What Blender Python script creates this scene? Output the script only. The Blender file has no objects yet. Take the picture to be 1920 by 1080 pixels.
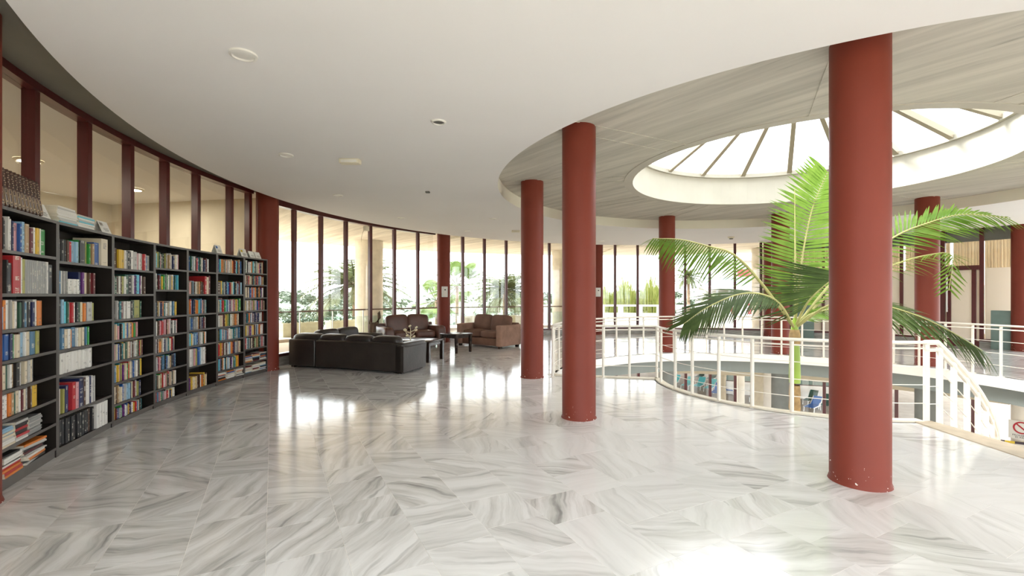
import bpy, bmesh, math, random
from math import sin, cos, pi, radians as R, hypot, atan2, degrees
from mathutils import Vector, Matrix
random.seed(7)
SC = bpy.context.scene
COL = SC.collection

# ------------------------------------------------------------------ camera, sky, exposure
F = 868.146          # focal length in pixels of a 1920 px wide frame
EYE = 1.45
HY = 551.5           # horizon row
CX, CY = 4.631, 7.459  # centre of the round hall
cam = bpy.data.cameras.new('camera'); camo = bpy.data.objects.new('camera', cam); COL.objects.link(camo)
cam.sensor_width = 36; cam.lens = F / 1920 * 36; cam.shift_y = (HY - 540) / 1920
cam.clip_end = 2000; cam.clip_start = 0.05
camo.location = (0, 0, EYE); camo.rotation_euler = (R(90), 0, 0)
SC.camera = camo
W = bpy.data.worlds.new('sky'); SC.world = W; W.use_nodes = True
wn = W.node_tree; bg = wn.nodes['Background']
bg.inputs[0].default_value = (0.955, 0.99, 1.03, 1); bg.inputs[1].default_value = 1.0
sun = bpy.data.lights.new('sun', 'SUN'); sun.energy = 2.2; sun.angle = R(22); sun.color = (1, .97, .93)
suno = bpy.data.objects.new('sun', sun); COL.objects.link(suno)
suno.rotation_euler = Vector((cos(R(-32)) * cos(R(52)), sin(R(-32)) * cos(R(52)), -sin(R(52)))).to_track_quat('-Z', 'Y').to_euler()
SC.view_settings.view_transform = 'Standard'; SC.view_settings.look = 'None'
SC.view_settings.gamma = 1.0; SC.view_settings.use_curve_mapping = False
SC.view_settings.exposure = 2.80
cy = SC.cycles
cy.max_bounces = 14; cy.diffuse_bounces = 7; cy.glossy_bounces = 5; cy.transmission_bounces = 8
cy.transparent_max_bounces = 24; cy.caustics_reflective = False; cy.caustics_refractive = False
cy.use_denoising = True; cy.sample_clamp_indirect = 8.0

# ------------------------------------------------------------------ helpers
def P(a, r, z=0.0):
    return Vector((CX + r * cos(R(a)), CY + r * sin(R(a)), z))
def at(px, py, Y):
    return Vector(((px - 960) / F * Y, Y, EYE - (py - HY) / F * Y))
def link(o, parent=None):
    COL.objects.link(o)
    if parent is not None: o.parent = parent
    return o
def tag(o, label=None, cat=None, group=None, kind=None):
    if label: o['label'] = label
    if cat: o['category'] = cat
    if group: o['group'] = group
    if kind: o['kind'] = kind
    return o
def empty(name, loc=(0, 0, 0), rz=0.0):
    o = bpy.data.objects.new(name, None); o.empty_display_size = 0.1
    o.location = loc; o.rotation_euler = (0, 0, rz); COL.objects.link(o); return o
def obj(name, me, parent=None, loc=None, rz=None):
    o = bpy.data.objects.new(name, me)
    if loc is not None: o.location = loc
    if rz is not None: o.rotation_euler = (0, 0, rz)
    return link(o, parent)
def dup(root, loc=None, rz=None, label=None):
    c = root.copy(); COL.objects.link(c)
    if loc is not None: c.location = loc
    if rz is not None: c.rotation_euler = (0, 0, rz)
    if label: c['label'] = label
    for ch in root.children:
        d = ch.copy(); COL.objects.link(d); d.parent = c
        for g in ch.children:
            e = g.copy(); COL.objects.link(e); e.parent = d
    return c

class MB:
    """collects shapes into one mesh"""
    def __init__(s): s.v = []; s.f = []; s.m = []; s.sm = []; s.uv = {}
    def add(s, vs, fs, m=0, smooth=False, M=None):
        b = len(s.v)
        for p in vs:
            p = Vector(p)
            s.v.append(M @ p if M is not None else p)
        for f in fs:
            s.f.append(tuple(i + b for i in f)); s.m.append(m); s.sm.append(smooth)
        return s
    def box(s, c, d, m=0, M=None):
        x, y, z = c; a, b, h = d[0] / 2, d[1] / 2, d[2] / 2
        vs = [(x - a, y - b, z - h), (x + a, y - b, z - h), (x + a, y + b, z - h), (x - a, y + b, z - h),
              (x - a, y - b, z + h), (x + a, y - b, z + h), (x + a, y + b, z + h), (x - a, y + b, z + h)]
        return s.add(vs, [(0, 3, 2, 1), (4, 5, 6, 7), (0, 1, 5, 4), (1, 2, 6, 5), (2, 3, 7, 6), (3, 0, 4, 7)], m, False, M)
    def rbox(s, c, d, r=0.02, m=0, M=None, seg=2):
        bm = bmesh.new(); bmesh.ops.create_cube(bm, size=1.0)
        bmesh.ops.scale(bm, vec=d, verts=bm.verts)
        bmesh.ops.bevel(bm, geom=bm.edges[:], offset=min(r, min(d) * 0.48), segments=seg, affect='EDGES', profile=0.5)
        bmesh.ops.translate(bm, vec=c, verts=bm.verts)
        bm.verts.index_update()
        s.add([v.co.copy() for v in bm.verts], [[v.index for v in f.verts] for f in bm.faces], m, True, M)
        bm.free(); return s
    def pillow(s, c, d, n=5.0, m=0, M=None, k=7, crown=0.0):
        idx = {}; vs = []; fs = []
        def vid(i, j, l):
            key = (i, j, l)
            if key not in idx:
                p = [2.0 * t / k - 1 for t in key]
                q = sum(abs(t) ** n for t in p) ** (1.0 / n); mx = max(abs(t) for t in p)
                p = [t / q * mx for t in p]
                bulge = 1 + crown * (1 - p[0] ** 2) * (1 - p[1] ** 2)
                vs.append((c[0] + p[0] * d[0] / 2, c[1] + p[1] * d[1] / 2, c[2] + p[2] * d[2] / 2 * bulge)); idx[key] = len(vs) - 1
            return idx[key]
        for a in range(k):
            for b in range(k):
                fs.append((vid(a, b, 0), vid(a, b + 1, 0), vid(a + 1, b + 1, 0), vid(a + 1, b, 0)))
                fs.append((vid(a, b, k), vid(a + 1, b, k), vid(a + 1, b + 1, k), vid(a, b + 1, k)))
                fs.append((vid(a, 0, b), vid(a + 1, 0, b), vid(a + 1, 0, b + 1), vid(a, 0, b + 1)))
                fs.append((vid(a, k, b), vid(a, k, b + 1), vid(a + 1, k, b + 1), vid(a + 1, k, b)))
                fs.append((vid(0, a, b), vid(0, a, b + 1), vid(0, a + 1, b + 1), vid(0, a + 1, b)))
                fs.append((vid(k, a, b), vid(k, a + 1, b), vid(k, a + 1, b + 1), vid(k, a, b + 1)))
        return s.add(vs, fs, m, True, M)
    def tube(s, pts, r, n=8, m=0, caps=True, flat=1.0):
        pts = [Vector(p) for p in pts]; rings = []
        for i, p in enumerate(pts):
            t = (pts[min(i + 1, len(pts) - 1)] - pts[max(i - 1, 0)]).normalized()
            up = Vector((0, 0, 1)) if abs(t.z) < 0.95 else Vector((1, 0, 0))
            a = t.cross(up).normalized(); b = a.cross(t).normalized()
            rr = r[i] if isinstance(r, (list, tuple)) else r
            rings.append([p + a * (rr * cos(2 * pi * k / n)) + b * (rr * flat * sin(2 * pi * k / n)) for k in range(n)])
        vs = [q for g in rings for q in g]; fs = []
        for i in range(len(pts) - 1):
            for k in range(n):
                fs.append((i * n + k, i * n + (k + 1) % n, (i + 1) * n + (k + 1) % n, (i + 1) * n + k))
        if caps:
            fs.append(tuple(range(n - 1, -1, -1))); fs.append(tuple((len(pts) - 1) * n + k for k in range(n)))
        return s.add(vs, fs, m, True)
    def lathe(s, prof, n=32, m=0, c=(0, 0, 0)):
        vs = []; fs = []; L = len(prof)
        for k in range(n):
            a = 2 * pi * k / n
            for r, z in prof: vs.append((c[0] + r * cos(a), c[1] + r * sin(a), c[2] + z))
        for k in range(n):
            for i in range(L - 1):
                fs.append((k * L + i, ((k + 1) % n) * L + i, ((k + 1) % n) * L + i + 1, k * L + i + 1))
        return s.add(vs, fs, m, True)
    def band(s, rad, a0, a1, prof, m=0, step=2.0, caps=True, smooth=True):
        """sweep a closed profile [(dr, z)...] along an arc about the hall centre"""
        n = max(1, int(math.ceil(abs(a1 - a0) / step))); L = len(prof); vs = []; fs = []
        for i in range(n + 1):
            a = a0 + (a1 - a0) * i / n
            for dr, z in prof: vs.append(P(a, rad + dr, z))
        for i in range(n):
            for k in range(L):
                fs.append((i * L + k, (i + 1) * L + k, (i + 1) * L + (k + 1) % L, i * L + (k + 1) % L))
        if caps:
            fs.append(tuple(range(L - 1, -1, -1))); fs.append(tuple(n * L + k for k in range(L)))
        return s.add(vs, fs, m, False)
    def mesh(s, name, mats):
        me = bpy.data.meshes.new(name); me.from_pydata([tuple(p) for p in s.v], [], s.f)
        for mm in (mats if isinstance(mats, (list, tuple)) else [mats]): me.materials.append(mm)
        me.polygons.foreach_set('material_index', s.m); me.polygons.foreach_set('use_smooth', s.sm)
        if any(s.sm):
            try: me.set_sharp_from_angle(angle=R(42))
            except Exception: pass
        me.update(); return me
    def build(s, name, mats, parent=None, loc=None, rz=None):
        return obj(name, s.mesh(name, mats), parent, loc, rz)

def struct(o): o['kind'] = 'structure'; return o

# ------------------------------------------------------------------ materials
def nmat(name):
    m = bpy.data.materials.new(name); m.use_nodes = True
    return m, m.node_tree, m.node_tree.nodes['Principled BSDF']
def mat(name, c, rough=0.5, metal=0.0, var=0.0, scale=6.0, bump=0.0, bscale=40.0, spec=0.5, stretch=None, coat=0.0, trans=0.0):
    m, t, b = nmat(name)
    b.inputs['Base Color'].default_value = (*c, 1); b.inputs['Roughness'].default_value = rough
    b.inputs['Metallic'].default_value = metal; b.inputs['Specular IOR Level'].default_value = spec
    b.inputs['Coat Weight'].default_value = coat
    tc = t.nodes.new('ShaderNodeTexCoord'); src = tc.outputs['Object']
    if stretch:
        mp = t.nodes.new('ShaderNodeMapping'); mp.inputs['Scale'].default_value = stretch
        t.links.new(src, mp.inputs[0]); src = mp.outputs[0]
    nz = t.nodes.new('ShaderNodeTexNoise'); nz.inputs['Scale'].default_value = scale; nz.inputs['Detail'].default_value = 5
    t.links.new(src, nz.inputs['Vector'])
    if var > 0:
        rp = t.nodes.new('ShaderNodeValToRGB')
        rp.color_ramp.elements[0].position = 0.3; rp.color_ramp.elements[1].position = 0.7
        rp.color_ramp.elements[0].color = (*[x * (1 - var) for x in c], 1)
        rp.color_ramp.elements[1].color = (*[min(1, x * (1 + var)) for x in c], 1)
        t.links.new(nz.outputs['Fac'], rp.inputs[0]); t.links.new(rp.outputs[0], b.inputs['Base Color'])
    if bump > 0:
        n2 = t.nodes.new('ShaderNodeTexNoise'); n2.inputs['Scale'].default_value = bscale; n2.inputs['Detail'].default_value = 4
        t.links.new(src, n2.inputs['Vector'])
        bp = t.nodes.new('ShaderNodeBump'); bp.inputs['Strength'].default_value = bump; bp.inputs['Distance'].default_value = 0.01
        t.links.new(n2.outputs['Fac'], bp.inputs['Height']); t.links.new(bp.outputs[0], b.inputs['Normal'])
    return m
def leafmat(name, c, c2, transl=0.45, rough=0.45):
    m, t, b = nmat(name)
    tc = t.nodes.new('ShaderNodeTexCoord'); nz = t.nodes.new('ShaderNodeTexNoise'); nz.inputs['Scale'].default_value = 3.0
    t.links.new(tc.outputs['Object'], nz.inputs['Vector'])
    mx = t.nodes.new('ShaderNodeValToRGB'); mx.color_ramp.elements[0].color = (*c, 1); mx.color_ramp.elements[1].color = (*c2, 1)
    mx.color_ramp.elements[0].position = 0.35; mx.color_ramp.elements[1].position = 0.65
    t.links.new(nz.outputs['Fac'], mx.inputs[0]); t.links.new(mx.outputs[0], b.inputs['Base Color'])
    b.inputs['Roughness'].default_value = rough; b.inputs['Specular IOR Level'].default_value = 0.2
    tr = t.nodes.new('ShaderNodeBsdfTranslucent'); t.links.new(mx.outputs[0], tr.inputs[0])
    ms = t.nodes.new('ShaderNodeMixShader'); ms.inputs[0].default_value = transl
    out = t.nodes['Material Output']
    t.links.new(b.outputs[0], ms.inputs[1]); t.links.new(tr.outputs[0], ms.inputs[2]); t.links.new(ms.outputs[0], out.inputs[0])
    return m
def glassmat(name, tint, refl=1.0, frost=0.0, frostcol=(0.8, 0.78, 0.74)):
    m, t, b = nmat(name); t.nodes.remove(b)
    tr = t.nodes.new('ShaderNodeBsdfTransparent'); tr.inputs[0].default_value = (*tint, 1)
    gl = t.nodes.new('ShaderNodeBsdfGlossy'); gl.inputs['Roughness'].default_value = 0.0
    ge = t.nodes.new('ShaderNodeNewGeometry'); dt = t.nodes.new('ShaderNodeVectorMath'); dt.operation = 'DOT_PRODUCT'
    t.links.new(ge.outputs['Normal'], dt.inputs[0]); t.links.new(ge.outputs['Incoming'], dt.inputs[1])
    def mth(op, a, bv=None):
        n_ = t.nodes.new('ShaderNodeMath'); n_.operation = op
        t.links.new(a, n_.inputs[0])
        if bv is not None: n_.inputs[1].default_value = bv
        return n_.outputs[0]
    ab = mth('ABSOLUTE', dt.outputs['Value'])
    iv = t.nodes.new('ShaderNodeMath'); iv.operation = 'SUBTRACT'; iv.inputs[0].default_value = 1.0; t.links.new(ab, iv.inputs[1])
    sch = mth('ADD', mth('MULTIPLY', mth('POWER', iv.outputs[0], 5.0), 0.96), 0.04)
    mu = t.nodes.new('ShaderNodeMath'); mu.operation = 'MULTIPLY'; mu.inputs[1].default_value = refl
    ms = t.nodes.new('ShaderNodeMixShader'); t.links.new(sch, mu.inputs[0]); t.links.new(mu.outputs[0], ms.inputs[0])
    base = tr.outputs[0]
    if frost > 0:
        df = t.nodes.new('ShaderNodeBsdfDiffuse'); df.inputs[0].default_value = (*frostcol, 1)
        tl = t.nodes.new('ShaderNodeBsdfTranslucent'); tl.inputs[0].default_value = (*frostcol, 1)
        m1 = t.nodes.new('ShaderNodeMixShader'); m1.inputs[0].default_value = 0.5
        t.links.new(df.outputs[0], m1.inputs[1]); t.links.new(tl.outputs[0], m1.inputs[2])
        m2 = t.nodes.new('ShaderNodeMixShader'); m2.inputs[0].default_value = frost
        t.links.new(tr.outputs[0], m2.inputs[1]); t.links.new(m1.outputs[0], m2.inputs[2]); base = m2.outputs[0]
    t.links.new(base, ms.inputs[1]); t.links.new(gl.outputs[0], ms.inputs[2])
    t.links.new(ms.outputs[0], t.nodes['Material Output'].inputs[0])
    return m

def marble():
    m, t, b = nmat('polished_marble'); N = t.nodes.new; L = t.links.new
    uv = N('ShaderNodeUVMap'); uv.uv_map = 'UVMap'
    at_ = N('ShaderNodeAttribute'); at_.attribute_name = 'tone'
    n0 = N('ShaderNodeTexNoise'); n0.inputs['Scale'].default_value = 2.2; n0.inputs['Detail'].default_value = 3
    L(uv.outputs[0], n0.inputs['Vector'])
    mixv = N('ShaderNodeVectorMath'); mixv.operation = 'MULTIPLY_ADD'
    mixv.inputs[1].default_value = (0.2, 0.2, 0); L(n0.outputs['Color'], mixv.inputs[0]); L(uv.outputs[0], mixv.inputs[2])
    mp = N('ShaderNodeMapping'); mp.inputs['Scale'].default_value = (0.8, 8.5, 1); L(mixv.outputs[0], mp.inputs[0])
    n1 = N('ShaderNodeTexNoise'); n1.inputs['Scale'].default_value = 1.0; n1.inputs['Detail'].default_value = 6; n1.inputs['Roughness'].default_value = 0.62
    L(mp.outputs[0], n1.inputs['Vector'])
    r1 = N('ShaderNodeValToRGB'); e = r1.color_ramp.elements
    e[0].position = 0.28; e[0].color = (0.25, 0.245, 0.24, 1); e[1].position = 0.60; e[1].color = (0.765, 0.76, 0.75, 1)
    q = e.new(0.43); q.color = (0.56, 0.55, 0.53, 1)
    L(n1.outputs['Fac'], r1.inputs[0])
    mp2 = N('ShaderNodeMapping'); mp2.inputs['Scale'].default_value = (1.2, 20, 1); L(mixv.outputs[0], mp2.inputs[0])
    n2 = N('ShaderNodeTexNoise'); n2.inputs['Scale'].default_value = 1.0; n2.inputs['Detail'].default_value = 4
    L(mp2.outputs[0], n2.inputs['Vector'])
    r2 = N('ShaderNodeValToRGB'); e = r2.color_ramp.elements
    e[0].position = 0.25; e[0].color = (0.45, 0.45, 0.45, 1); e[1].position = 0.42; e[1].color = (1, 1, 1, 1)
    L(n2.outputs['Fac'], r2.inputs[0])
    base = N('ShaderNodeRGB'); base.outputs[0].default_value = (0.765, 0.76, 0.75, 1)
    mx = N('ShaderNodeMix'); mx.data_type = 'RGBA'
    L(at_.outputs['Fac'], mx.inputs['Factor']); L(base.outputs[0], mx.inputs[6]); L(r1.outputs[0], mx.inputs[7])
    m2 = N('ShaderNodeMix'); m2.data_type = 'RGBA'; m2.blend_type = 'MULTIPLY'
    L(at_.outputs['Fac'], m2.inputs['Factor']); L(mx.outputs[2], m2.inputs[6]); L(r2.outputs[0], m2.inputs[7])
    L(m2.outputs[2], b.inputs['Base Color'])
    b.inputs['Roughness'].default_value = 0.15; b.inputs['IOR'].default_value = 1.62
    n3 = N('ShaderNodeTexNoise'); n3.inputs['Scale'].default_value = 14; n3.inputs['Detail'].default_value = 2
    L(uv.outputs[0], n3.inputs['Vector'])
    rr = N('ShaderNodeMapRange'); rr.inputs[3].default_value = 0.085; rr.inputs[4].default_value = 0.155
    L(n3.outputs['Fac'], rr.inputs[0]); L(rr.outputs[0], b.inputs['Roughness'])
    return m
def columnpaint():
    m, t, b = nmat('column_red_paint'); N = t.nodes.new; L = t.links.new
    tc = N('ShaderNodeTexCoord'); sp = N('ShaderNodeSeparateXYZ'); L(tc.outputs['Object'], sp.inputs[0])
    n = N('ShaderNodeTexNoise'); n.inputs['Scale'].default_value = 26; n.inputs['Detail'].default_value = 3; L(tc.outputs['Object'], n.inputs['Vector'])
    mr = N('ShaderNodeMapRange'); mr.inputs[1].default_value = 0.0; mr.inputs[2].default_value = 0.30
    mr.inputs[3].default_value = 0.635; mr.inputs[4].default_value = 0.80; L(sp.outputs['Z'], mr.inputs[0])
    gt = N('ShaderNodeMath'); gt.operation = 'GREATER_THAN'; L(n.outputs['Fac'], gt.inputs[0]); L(mr.outputs[0], gt.inputs[1])
    n2 = N('ShaderNodeTexNoise'); n2.inputs['Scale'].default_value = 2.5; n2.inputs['Detail'].default_value = 4; L(tc.outputs['Object'], n2.inputs['Vector'])
    rp = N('ShaderNodeValToRGB'); rp.color_ramp.elements[0].color = (0.165, 0.031, 0.0185, 1); rp.color_ramp.elements[1].color = (0.20, 0.039, 0.024, 1)
    L(n2.outputs['Fac'], rp.inputs[0])
    mx = N('ShaderNodeMix'); mx.data_type = 'RGBA'; L(gt.outputs[0], mx.inputs['Factor']); L(rp.outputs[0], mx.inputs[6])
    mx.inputs[7].default_value = (0.75, 0.68, 0.62, 1); L(mx.outputs[2], b.inputs['Base Color'])
    b.inputs['Roughness'].default_value = 0.5; b.inputs['Specular IOR Level'].default_value = 0.22
    return m
def boardconcrete(name, c1, c2, ang=0.0, scale=1.0):
    m, t, b = nmat(name); N = t.nodes.new; L = t.links.new
    tc = N('ShaderNodeTexCoord'); mp = N('ShaderNodeMapping'); mp.vector_type = 'TEXTURE'; mp.inputs['Rotation'].default_value = (0, 0, ang)
    mp.inputs['Scale'].default_value = (2.0 / scale, 1 / (7.0 * scale), 1); L(tc.outputs['Object'], mp.inputs[0])
    n = N('ShaderNodeTexNoise'); n.inputs['Scale'].default_value = 1.0; n.inputs['Detail'].default_value = 6; n.inputs['Roughness'].default_value = 0.6
    L(mp.outputs[0], n.inputs['Vector'])
    rp = N('ShaderNodeValToRGB'); rp.color_ramp.elements[0].position = 0.33; rp.color_ramp.elements[1].position = 0.66
    rp.color_ramp.elements[0].color = (*c1, 1); rp.color_ramp.elements[1].color = (*c2, 1); L(n.outputs['Fac'], rp.inputs[0])
    mp2 = N('ShaderNodeMapping'); mp2.vector_type = 'TEXTURE'; mp2.inputs['Rotation'].default_value = (0, 0, ang); mp2.inputs['Scale'].default_value = (1 / (1.6 * scale), 1 / (26 * scale), 1)
    L(tc.outputs['Object'], mp2.inputs[0])
    n2 = N('ShaderNodeTexNoise'); n2.inputs['Scale'].default_value = 1.0; n2.inputs['Detail'].default_value = 2; L(mp2.outputs[0], n2.inputs['Vector'])
    r2 = N('ShaderNodeValToRGB'); r2.color_ramp.elements[0].position = 0.24; r2.color_ramp.elements[1].position = 0.33
    r2.color_ramp.elements[0].color = (0.55, 0.55, 0.55, 1); r2.color_ramp.elements[1].color = (1, 1, 1, 1); L(n2.outputs['Fac'], r2.inputs[0])
    mx = N('ShaderNodeMix'); mx.data_type = 'RGBA'; mx.blend_type = 'MULTIPLY'; mx.inputs['Factor'].default_value = 0.8
    L(rp.outputs[0], mx.inputs[6]); L(r2.outputs[0], mx.inputs[7]); L(mx.outputs[2], b.inputs['Base Color'])
    bp = N('ShaderNodeBump'); bp.inputs['Strength'].default_value = 0.4; bp.inputs['Distance'].default_value = 0.02
    L(n.outputs['Fac'], bp.inputs['Height']); L(bp.outputs[0], b.inputs['Normal'])
    b.inputs['Roughness'].default_value = 0.85
    return m
BOOKM = {}
def bookmat(key, c):
    m, t, b = nmat('book_cover_' + key); N = t.nodes.new; L = t.links.new
    uv = N('ShaderNodeUVMap'); uv.uv_map = 'UVMap'; sp = N('ShaderNodeSeparateXYZ'); L(uv.outputs[0], sp.inputs[0])
    fl = N('ShaderNodeMath'); fl.operation = 'FLOOR'; L(sp.outputs[0], fl.inputs[0])
    fc = N('ShaderNodeMath'); fc.operation = 'FRACT'; L(sp.outputs[0], fc.inputs[0])
    cb = N('ShaderNodeCombineXYZ'); L(fl.outputs[0], cb.inputs[0]); L(sp.outputs[1], cb.inputs[1])
    mp = N('ShaderNodeMapping'); mp.inputs['Scale'].default_value = (3.37, 5.5, 1); L(cb.outputs[0], mp.inputs[0])
    n = N('ShaderNodeTexNoise'); n.inputs['Scale'].default_value = 1.0; n.inputs['Detail'].default_value = 1; L(mp.outputs[0], n.inputs['Vector'])
    g1 = N('ShaderNodeMath'); g1.operation = 'GREATER_THAN'; g1.inputs[1].default_value = 0.58; L(n.outputs['Fac'], g1.inputs[0])
    # broken print inside the band
    mp3 = N('ShaderNodeMapping'); mp3.inputs['Scale'].default_value = (4.0, 70, 1); L(uv.outputs[0], mp3.inputs[0])
    n3 = N('ShaderNodeTexNoise'); n3.inputs['Scale'].default_value = 1.0; n3.inputs['Detail'].default_value = 0; L(mp3.outputs[0], n3.inputs['Vector'])
    g3 = N('ShaderNodeMath'); g3.operation = 'GREATER_THAN'; g3.inputs[1].default_value = 0.47; L(n3.outputs['Fac'], g3.inputs[0])
    a1 = N('ShaderNodeMath'); a1.operation = 'COMPARE'; a1.inputs[1].default_value = 0.5; a1.inputs[2].default_value = 0.26; L(fc.outputs[0], a1.inputs[0])
    m1 = N('ShaderNodeMath'); m1.operation = 'MULTIPLY'; L(g1.outputs[0], m1.inputs[0]); L(a1.outputs[0], m1.inputs[1])
    m2 = N('ShaderNodeMath'); m2.operation = 'MULTIPLY'; L(m1.outputs[0], m2.inputs[0]); L(g3.outputs[0], m2.inputs[1])
    m3 = N('ShaderNodeMath'); m3.operation = 'MULTIPLY'; m3.inputs[1].default_value = 0.7; L(m2.outputs[0], m3.inputs[0])
    lum = 0.3 * c[0] + 0.6 * c[1] + 0.1 * c[2]
    mx = N('ShaderNodeMix'); mx.data_type = 'RGBA'; mx.inputs[6].default_value = (*c, 1)
    mx.inputs[7].default_value = (0.75, 0.72, 0.62, 1) if lum < 0.3 else (0.10, 0.09, 0.10, 1)
    L(m3.outputs[0], mx.inputs['Factor']); L(mx.outputs[2], b.inputs['Base Color']); b.inputs['Roughness'].default_value = 0.4
    return m

M = {}
M['marble'] = marble(); M['red'] = columnpaint()
M['grout'] = mat('grout', (0.84, 0.81, 0.76), 0.5)
M['ceiling'] = mat('ceiling_paint', (0.80, 0.785, 0.78), 0.9, var=0.02, scale=0.6)
M['fascia'] = mat('fascia_paint', (0.74, 0.70, 0.63), 0.85, var=0.04, scale=1.5)
M['slab'] = boardconcrete('board_marked_concrete', (0.43, 0.41, 0.36), (0.60, 0.57, 0.50), R(-52))
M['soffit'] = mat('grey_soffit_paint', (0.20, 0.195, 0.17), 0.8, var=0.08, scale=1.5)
M['canopy'] = boardconcrete('canopy_concrete', (0.48, 0.43, 0.345), (0.74, 0.68, 0.56), R(-50), 0.7)
M['concrete'] = mat('cast_concrete', (0.60, 0.54, 0.44), 0.85, var=0.15, scale=3, bump=0.2)
M['frame'] = mat('dark_red_frame', (0.092, 0.014, 0.015), 0.30, var=0.15, scale=3)
M['glass'] = glassmat('window_glass', (0.965, 0.98, 0.97))
M['skyglass'] = glassmat('skylight_glass', (0.93, 0.94, 0.93))
M['balglass'] = glassmat('balustrade_glass', (0.86, 0.93, 0.91))
M['frost'] = glassmat('frosted_film_glass', (0.9, 0.9, 0.88), 0.6, 0.85, (0.90, 0.86, 0.79))
M['base'] = mat('grey_marble_base', (0.30, 0.285, 0.26), 0.25, var=0.3, scale=5, stretch=(1, 1, 6))
M['white'] = mat('white_rail_paint', (0.80, 0.755, 0.68), 0.4)
M['whitew'] = mat('white_wall_paint', (0.80, 0.77, 0.72), 0.7, var=0.03)
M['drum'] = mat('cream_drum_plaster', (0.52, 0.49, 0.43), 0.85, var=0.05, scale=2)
M['bar'] = mat('tan_bar_paint', (0.34, 0.29, 0.21), 0.5)
M['whitelip'] = mat('white_slab_edge_paint', (0.82, 0.80, 0.77), 0.6)
M['beam'] = mat('grey_beam_paint', (0.20, 0.225, 0.225), 0.6, var=0.06, scale=1.0)
M['greycol'] = mat('grey_column_paint', (0.15, 0.16, 0.155), 0.6, var=0.08)
M['beige'] = mat('beige_plaster', (0.62, 0.56, 0.45), 0.9, var=0.03)
M['tan'] = mat('tan_stone', (0.44, 0.365, 0.275), 0.6, var=0.12, scale=8)
M['curbm'] = mat('cream_curb_paint', (0.74, 0.67, 0.55), 0.5, var=0.06)
M['case'] = mat('black_brown_laminate', (0.018, 0.014, 0.012), 0.38, var=0.3, scale=5, stretch=(1, 1, 0.1))
M['caseedge'] = mat('laminate_edge', (0.105, 0.095, 0.088), 0.42, var=0.15, scale=5)
M['pages'] = mat('paper', (0.72, 0.66, 0.53), 0.9, var=0.08, scale=60, stretch=(1, 1, 0.05))
M['paper'] = mat('white_card', (0.80, 0.78, 0.74), 0.6)
M['leatherblack'] = mat('black_brown_leather', (0.030, 0.023, 0.020), 0.36, var=0.25, scale=4, bump=0.25, bscale=18)
M['leatherbrown'] = mat('brown_leather', (0.115, 0.050, 0.036), 0.34, var=0.3, scale=3.5, bump=0.35, bscale=14)
M['suede'] = mat('brown_suede', (0.155, 0.080, 0.055), 0.85, var=0.28, scale=3.0, bump=0.2, bscale=9)
M['suedeside'] = mat('brushed_tan_suede', (0.30, 0.175, 0.125), 0.85, var=0.28, scale=3.5, bump=0.2, bscale=9)
M['wood'] = mat('dark_wood', (0.028, 0.017, 0.013), 0.22, var=0.3, scale=5, stretch=(6, 1, 1))
M['drift'] = mat('weathered_brown_wood', (0.13, 0.085, 0.055), 0.9, var=0.5, scale=14, bump=0.6, stretch=(1, 1, 0.15))
M['cream'] = mat('cream_plastic', (0.72, 0.66, 0.53), 0.5)
M['lamp'] = mat('lamp_diffuser', (0.76, 0.74, 0.70), 0.4)
M['ringw'] = mat('white_ring_paint', (0.74, 0.72, 0.68), 0.4)
M['darkgrille'] = mat('dark_grille', (0.12, 0.115, 0.10), 0.6)
M['brown'] = mat('brown_handrail', (0.10, 0.055, 0.045), 0.5)
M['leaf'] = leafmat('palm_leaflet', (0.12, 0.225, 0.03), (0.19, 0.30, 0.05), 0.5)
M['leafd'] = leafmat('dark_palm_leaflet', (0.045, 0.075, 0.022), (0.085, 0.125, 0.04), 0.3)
M['rachis'] = mat('palm_rachis', (0.42, 0.40, 0.16), 0.5, var=0.15)
M['shaft'] = mat('palm_crownshaft', (0.24, 0.36, 0.04), 0.4, var=0.15, scale=3)
M['orachis'] = mat('outdoor_palm_rachis', (0.085, 0.08, 0.035), 0.7, spec=.2)
M['trunk'] = mat('palm_trunk', (0.33, 0.22, 0.10), 0.9, var=0.4, scale=10, bump=0.5)
M['oleaf'] = leafmat('date_palm_leaf', (0.062, 0.08, 0.032), (0.115, 0.13, 0.055), 0.25)
M['ofan'] = leafmat('fan_palm_leaf', (0.075, 0.125, 0.03), (0.13, 0.19, 0.05), 0.3)
M['dead'] = leafmat('dry_palm_leaf', (0.075, 0.058, 0.03), (0.11, 0.085, 0.045), 0.25)
M['otrunk'] = mat('outdoor_palm_trunk', (0.22, 0.15, 0.10), 0.9, var=0.35, scale=6)
M['tree'] = leafmat('tree_leaf', (0.04, 0.055, 0.034), (0.085, 0.10, 0.058), 0.15)
M['treey'] = leafmat('yellow_green_leaf', (0.22, 0.25, 0.06), (0.30, 0.30, 0.08), 0.3)
M['reed'] = leafmat('reed_leaf', (0.13, 0.16, 0.03), (0.20, 0.21, 0.055), 0.3)
M['hill'] = mat('wooded_hill', (0.13, 0.165, 0.12), 1.0, var=0.45, scale=0.10)
M['ground'] = mat('dry_ground', (0.42, 0.42, 0.30), 1.0, var=0.3, scale=0.12)
M['paving'] = mat('terrace_paving', (0.40, 0.34, 0.28), 0.85, var=0.12, scale=2)
M['terrace'] = mat('pink_terrace_paving', (0.68, 0.57, 0.47), 0.8, var=0.08, scale=2)
M['planter'] = mat('planter_concrete', (0.56, 0.48, 0.36), 0.85, var=0.15, scale=4)
M['bwhite'] = mat('white_render', (0.46, 0.43, 0.41), 0.9)
M['bred'] = mat('red_shutter', (0.36, 0.055, 0.06), 0.6)
M['bglass'] = mat('far_window_glass', (0.25, 0.30, 0.32), 0.1)
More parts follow.
